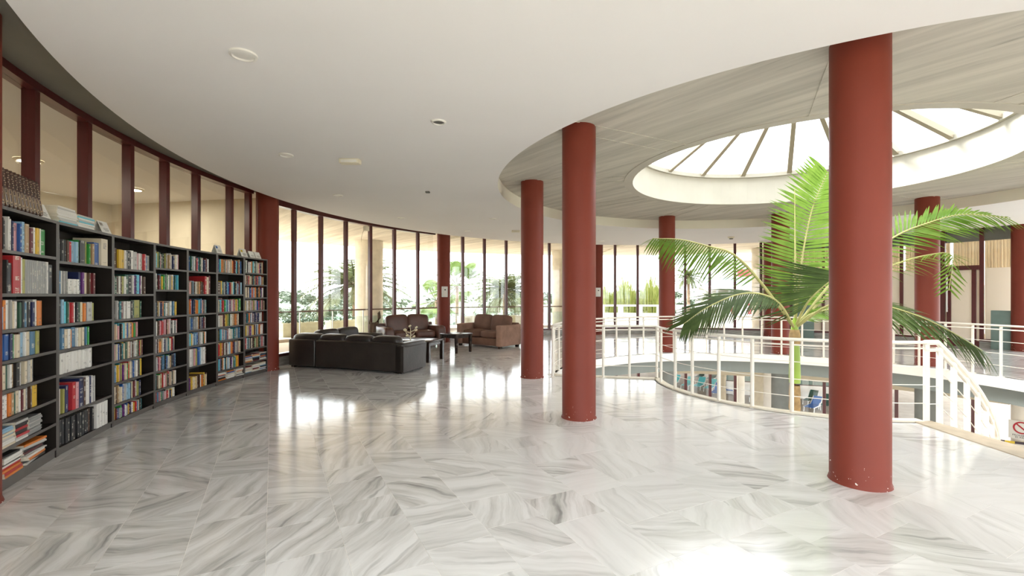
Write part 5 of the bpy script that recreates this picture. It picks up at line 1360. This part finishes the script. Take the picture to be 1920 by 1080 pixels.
def fanpalm(px, Y, zc, base, spread, nf, label, seed, trunk_r=.085):
    rr = random.Random(seed); X = (px - 960) / F * Y; root = empty('fan_palm', (X, Y, base)); tag(root, label, 'palm'); H_ = zc - base
    q = MB(); q.lathe([(trunk_r * 1.2, 0), (trunk_r, H_ * .5), (trunk_r, H_), (0, H_ + .1)], 10); q.build('trunk', M['otrunk'], root)
    for i in range(nf):
        az = i * 2.39996; el = rr.uniform(-.75, 1.25); d = Vector((cos(az) * cos(el), sin(az) * cos(el), sin(el))); pe = Vector((0, 0, H_)) + d * spread * rr.uniform(.55, .8)
        q = MB(); q.tube([(0, 0, H_), pe], .018, 4, 1)
        u_ = d.cross(Vector((0, 0, 1))).normalized(); v_ = d; rad = spread * rr.uniform(.30, .42)
        for kx in range(26):
            th = -2.2 + 4.4 * kx / 25; dd = (v_ * cos(th) + u_ * sin(th)).normalized(); sd = (u_ * cos(th) - v_ * sin(th)) * rad * .05
            tip = pe + dd * rad * rr.uniform(.9, 1.05) + Vector((0, 0, -.18 * rad))
            q.add([pe, pe + dd * rad * .6 - sd, tip, pe + dd * rad * .6 + sd], [(0, 1, 2, 3)], 0)
        q.build('fan_leaf', [M['ofan'], M['orachis']], root)
palm(664, 23, 1.85, ZL, 2.75, 34, 'date palm with drooping fronds left of the broad concrete column', .075, 4)
palm(946, 29, 1.55, ZL, 2.7, 36, 'spiky date palm behind the suede sofa window', .11, 9)
fanpalm(857, 25, 1.9, ZL, 1.7, 26, 'bright fan palm just right of the wall column between the sofas', 5)
fanpalm(818, 29, 1.0, ZL, 1.7, 20, 'fan palm just left of the wall column between the sofas', 6)
palm(1291, 46, 3.1, -5.4, 1.9, 26, 'small slender palm left of the white building', .14, 12)
palm(1340, 40, .9, -1.0, 1.7, 24, 'low palm in front of the white building', .16, 15)
# reeds
q = MB()
for i in range(1500):
    px = vr.uniform(1128, 1236); Y = vr.uniform(34, 39); X = (px - 960) / F * Y; hh = vr.uniform(.2, 1.0) ** .8 * (2.9 + .9 * sin(px * .13)) + 1.0
    bz = -1.2; lx, ly = vr.uniform(-.25, .25), vr.uniform(-.25, .25); w2 = .03
    q.add([(X - w2, Y, bz), (X + w2, Y, bz), (X + w2 + lx * .5, Y + ly * .5, bz + hh * .6), (X + lx * 1.4, Y + ly * 1.4, bz + hh), (X - w2 + lx * .5, Y + ly * .5, bz + hh * .6)], [(0, 1, 2, 3, 4)], 0)
o = q.build('reeds', M['reed']); tag(o, 'tall yellow-green reeds beyond the terrace', 'reeds', kind='stuff')
# parapet and road outside the reed windows
q = MB(); q.band(0, 38, 104, [(19.0, -1.7), (19.0, -1.0), (37, -1.0), (37, -1.7)], step=3); struct(q.build('road_deck', M['bwhite']))
pp = empty('roadside_parapet', P(85, 24.0, -1.05)); tag(pp, 'long white roadside parapet with square openings below the reeds', 'parapet'); off = Vector(pp.location)
q = MB(); q.band(24.0, 62, 101, [(-.1, .62), (-.1, .74), (.1, .74), (.1, .62)], step=2); o = q.build('coping', M['bwhite'], pp); o.location = -off
q = MB(); q.band(24.0, 62, 101, [(-.1, -1.05), (-.1, .18), (.1, .18), (.1, -1.05)], step=2); o = q.build('base_wall', M['bwhite'], pp); o.location = -off
a = 62.5
while a < 101:
    q = MB(); radial_box(q, a, 24.0, .34, .18, .16, .64); o = q.build('pier', M['bwhite'], pp); o.location = -off; a += 3.0
# white building with red shutters
bd = empty('apartment_building', at(1418, 551.5, 46)); bd.location.z = -2.0; tag(bd, 'white apartment building with red shutters seen beyond the palm fronds', 'building')
def bp(name, c, d, m): q = MB(); q.box(c, d); return q.build(name, m, bd)
bp('wall', (0, 1.5, .3), (9.0, 5, 7.4), M['bwhite']); bp('wall', (2.0, 2.5, 5.4), (6.5, 4, 2.8), M['bwhite'])
bp('roof_slab', (2.0, 2.2, 6.9), (7.2, 5.2, .25), M['bwhite']); bp('balcony_slab', (-1.0, -.9, 4.0), (9.5, 1.6, .28), M['bwhite'])
bp('shutter', (-.7, .47, 5.4), (1.9, .08, 1.1), M['bred']); bp('shutter', (-2.7, -1.03, 1.7), (.7, .06, 1.7), M['bred']); bp('shutter', (-.9, -1.03, 1.9), (.9, .06, 1.3), M['bred'])
for x in (-4.6, -3.4, -2.0, -.2, 1.5): bp('pillar', (x, -1.5, 2.0), (.22, .22, 3.9), M['bwhite'])
for i in range(6): bp('balustrade_panel', (-5.3 + i * 1.25, -1.65, 4.65), (1.15, .04, .75), M['bglass'])
bp('balcony_handrail', (-1.0, -1.65, 5.08), (9.5, .08, .08), M['bwhite'])
bp('window', (-4.0, -1.02, 2.0), (.8, .06, 1.2), M['bglass']); bp('chimney', (1.4, 2, 7.4), (.5, .5, .9), M['bglass'])
